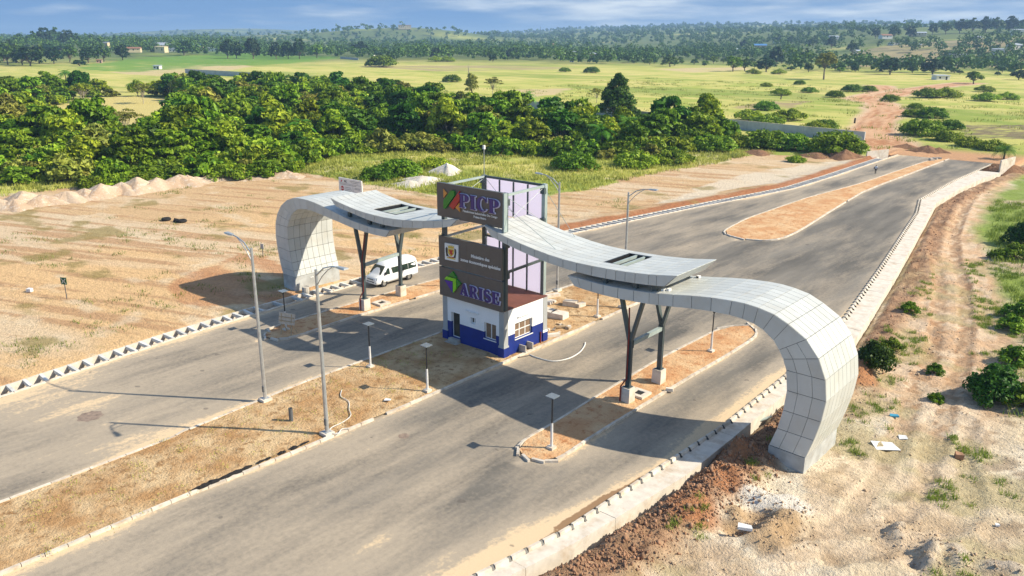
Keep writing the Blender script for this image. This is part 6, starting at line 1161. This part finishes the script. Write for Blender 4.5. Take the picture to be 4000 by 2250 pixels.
for (x, y, o, w, h, wm, rm, lb, ds, kd) in ((1285, 400, 0, 150, 42, 'house_white', 'roof_zinc', 'long white shed with pale zinc roof in the far yard', None, 'gable'), (1497, 402, 0, 72, 38, 'house_pink', 'roof_blue', 'shed with bright blue roof beside the water tank', None, 'gable'), (1625, 410, 0, 110, 26, 'house_white', 'roof_zinc', 'low white building behind the roadside trees', None, 'flat'), (1312, 412, 0, 80, 18, 'house_white', 'roof_zinc', 'low white wall like shed before the zinc roofed one', None, 'flat'), (942, 402, 0, 36, 16, 'roof_blue', 'roof_blue', 'small blue tin hut by the wide dark tree', None, 'shed'), (1102, 402, 0, 36, 16, 'roof_blue', 'roof_blue', 'small blue tin hut near the cream house', None, 'shed'),
    (1215, 350, 0, 70, 28, 'house_cream', 'house_cream', 'flat roofed cream house above the sheds', 900, 'flat'), (1010, 358, 0, 84, 20, 'house_cream', 'roof_rust', 'long cream house half hidden by trees', 900, 'gable'), (800, 322, 0, 34, 26, 'house_cream', 'roof_zinc', 'cream tower like house on the wooded rise', 1050, 'flat'), (752, 478, 0, 32, 16, 'house_pink', 'roof_rust', 'tiny brown hut at the meadow corner', None, 'shed'), (1190, 522, 0, 42, 16, 'house_white', 'roof_zinc', 'small white shelter in the meadow near the lone wall', None, 'shed'),
    (725, 400, 2666, 76, 26, 'house_white', 'roof_zinc', 'white bungalow beyond the banana belt', None, 'gable'), (590, 290, 2666, 84, 26, 'house_cream', 'roof_blue', 'house with blue grey roof on the plateau slope', 1150, 'gable'), (1945, 600, 2666, 88, 30, 'house_white', 'roof_zinc', 'white tin shed alone in the meadow by the red track', None, 'shed'), (1580, 438, 2666, 60, 16, 'house_white', 'roof_zinc', 'pale roof behind the round mango tree', None, 'flat'), (1740, 445, 2666, 66, 16, 'house_pink', 'roof_zinc', 'low zinc roofed house behind the mango trees', None, 'gable'), (2380, 390, 2666, 64, 30, 'house_white', 'roof_zinc', 'white house low on the plateau slope', 900, 'flat'), (2500, 362, 2666, 74, 28, 'house_white', 'roof_zinc', 'white house with zinc roof high on the slope', 1000, 'gable'), (2540, 265, 2666, 90, 36, 'house_white', 'roof_zinc', 'large white building on the plateau top', 1300, 'flat'), (1770, 262, 2666, 100, 18, 'house_cream', 'roof_zinc', 'long pale building under the plateau trees', 1300, 'gable'), (1530, 282, 2666, 70, 20, 'house_white', 'roof_rust', 'white house with rusty roof on the slope', 1200, 'gable'), (1140, 268, 2666, 60, 16, 'house_white', 'roof_zinc', 'pale house at the middle of the plateau', 1300, 'gable'), (2100, 388, 2666, 110, 14, 'house_white', 'roof_zinc', 'long white low building at the slope foot', 850, 'flat'), (2225, 290, 2666, 44, 18, 'house_white', 'roof_zinc', 'little white house between plateau trees', 1200, 'gable'), (1335, 345, 2666, 50, 16, 'house_cream', 'roof_zinc', 'small cream house in the valley trees', 950, 'gable'), (400, 330, 2666, 34, 14, 'house_white', 'roof_zinc', 'tiny white house on the green slope', 1100, 'gable'),
    (962, 362, 1333, 44, 14, 'house_white', 'roof_zinc', 'white house in the wooded valley centre', 950, 'gable'), (1895, 392, 1333, 48, 18, 'house_pink', 'roof_zinc', 'pinkish house at the belt behind the meadow', 800, 'gable'), (2010, 388, 1333, 36, 14, 'house_white', 'roof_zinc', 'pale hut next to the pinkish house', 800, 'flat'), (1595, 300, 1333, 36, 20, 'house_pink', 'roof_rust', 'reddish house under the distant ridge', 1500, 'gable'), (480, 258, 1333, 90, 24, 'house_cream', 'roof_rust', 'earth coloured building on the cleared hilltop', 2220, 'flat'), (1745, 385, 1333, 44, 12, 'house_white', 'roof_zinc', 'white roof in the wooded valley', 850, 'flat'), (238, 425, 1333, 26, 22, 'house_white', 'roof_zinc', 'small white kiosk at the meadow corner by the dark tree', None, 'shed'), (1738, 468, 1333, 30, 16, 'house_white', 'dark_void', 'dark roofed kiosk on the meadow rim', None, 'shed')):
    house(*H1(x, y, o), w/1.931, h/1.931, wm, rm, lb, ds, kd)
b = G(*H1(1488, 400, 0)); hz = HT(b, 1488/1.931, 350/1.931); t = thing('water_tank', 'blue water tank on a stand above the sheds', 'water tank', (b.x, b.y, 0)); r_ = 9/1.931/FPX*math.hypot(b.x, b.y)*.9
MB().tube([(b.x, b.y, hz-3.2), (b.x, b.y, hz)], r_, 10).build('tank', 'tank_blue', t)
for s in (-1, 1): MB().box(b.x+s*r_*.7-.2, b.x+s*r_*.7+.2, b.y-.2, b.y+.2, -1, hz-3.2).build('leg', 'grey_pipe', t)
# ------------------------------------------------------------------ grass
def blades(pts, hgt, spread, per, m, name, label, wd=.035):
    pts = np.asarray(pts); N = len(pts)*per; c = np.repeat(pts, per, 0)+np.concatenate([RNG.normal(0, spread, (N, 2)), np.zeros((N, 1))], 1); a = RNG.uniform(0, 6.28, N); h = hgt*RNG.uniform(.5, 1.3, N); ln = RNG.uniform(.2, .8, N)*h
    w = np.stack([np.cos(a), np.sin(a), 0*a], 1)*wd*RNG.uniform(.6, 1.4, N)[:, None]; tip = c+np.stack([-np.sin(a)*ln, np.cos(a)*ln, h], 1)
    v = np.stack([c-w, c+w, tip], 1).reshape(-1, 3); o = tag(link(name, np_mesh(name, v, np.arange(N*3).reshape(N, 3), m)), label, 'grass'); o['kind'] = 'stuff'
def ground_pts(n, fn, test):
    out = []
    while len(out) < n:
        x, y = fn(); 
        if test(x, y): out.append((x, y, gz(x, y)-.02))
    return out
nz_ = lambda x, y, s, k: float(fbm(np.array(x/k), np.array(y/k), s, 3))
sw = lambda: (float(RNG.uniform(-20, 16)), float(RNG.uniform(18, 100)))
blades(ground_pts(1700, sw, lambda x, y: x-float(interp(DRO, y)) > 1.6 and float(fbm(np.array(x/4.2), np.array(y/3.6), 74, 5)) > .55 and float(fbm(np.array(x/1.1), np.array(y/1.1), 79, 3)) > .52 and float(dline(DOZ, np.array(x), np.array(y))[0]) > 1.7), .26, .16, 34, 'grass_green', 'grass', 'green grass tufts over the waste ground by the covered drain', .022)
blades(ground_pts(1500, lambda: (float(RNG.uniform(-24, 8)), float(RNG.uniform(58, 140))), lambda x, y: x-float(np.interp(y, [q[1] for q in DOZ[::-1]], [q[0] for q in DOZ[::-1]])) > 3.6+2.5*nz_(x, y, 5, 6)), .55, .35, 26, 'grass_green', 'grass', 'lush weeds beyond the dozer track', .04)
def strip():
    poly = np.array(sand_edge); return None
STRIP = sand_edge[2:15]+gp([(2850, 575), (2500, 630), (1950, 600), (1350, 590), (1190, 640), (1150, 690), (700, 700), (0, 705)])
sp_ = scatter(STRIP, .9, 3200, tries=15000)
blades([(x, y, gz(x, y)-.03) for x, y in sp_ if nz_(x, y, 48, 6) < .62], .62, .45, 26, 'grass_dry', 'grass', 'tall dry yellow green grass between sand and thicket', .06)
blades([(x, y, gz(x, y)-.03) for x, y in sp_[::2] if nz_(x, y, 63, 9) > .5], .55, .45, 26, 'grass_green', 'grass', 'green grass between sand and thicket', .06)
blades(ground_pts(420, lambda: (float(RNG.uniform(-125, -62)), float(RNG.uniform(10, 100))), lambda x, y: nz_(x, y, 46, 5) > .6), .28, .40, 22, 'grass_green', 'grass', 'sparse grass tufts on the graded sand', .03)
mdp = ground_pts(900, lambda: (float(RNG.uniform(-260, 20)), float(RNG.uniform(185, 420))), lambda x, y: nz_(x, y, 32, 9) > .5)
blades(mdp, .7, 1.0, 18, 'grass_dry', 'grass', 'rough tall grass over the near meadow', .10)
blades([(x, y, .2) for x, y in [(float(interp(MED_L, yy))+float(RNG.uniform(.3, 7)), yy) for yy in RNG.uniform(0, 40, 220)]], .10, .22, 14, 'grass_dry', 'grass', 'sparse dry grass on the sandy median', .02)

# ------------------------------------------------------------------ haze
hm = bpy.data.materials.new('haze'); hm.use_nodes = True; hn, hl = hm.node_tree.nodes, hm.node_tree.links
for n in list(hn): hn.remove(n)
pv = hn.new('ShaderNodeVolumePrincipled'); pv.inputs['Color'].default_value = (.42, .66, 1, 1); pv.inputs['Density'].default_value = .00019; pv.inputs['Anisotropy'].default_value = .1
ho = hn.new('ShaderNodeOutputMaterial'); hl.new(pv.outputs[0], ho.inputs['Volume'])
hb = link('haze', MB().box(-12500, 4500, -500, 12500, -4, 110).mesh('haze')); hb.data.materials.append(hm); hb['kind'] = 'stuff'; hb['label'] = 'pale blue haze over the distant land'; hb['category'] = 'haze'
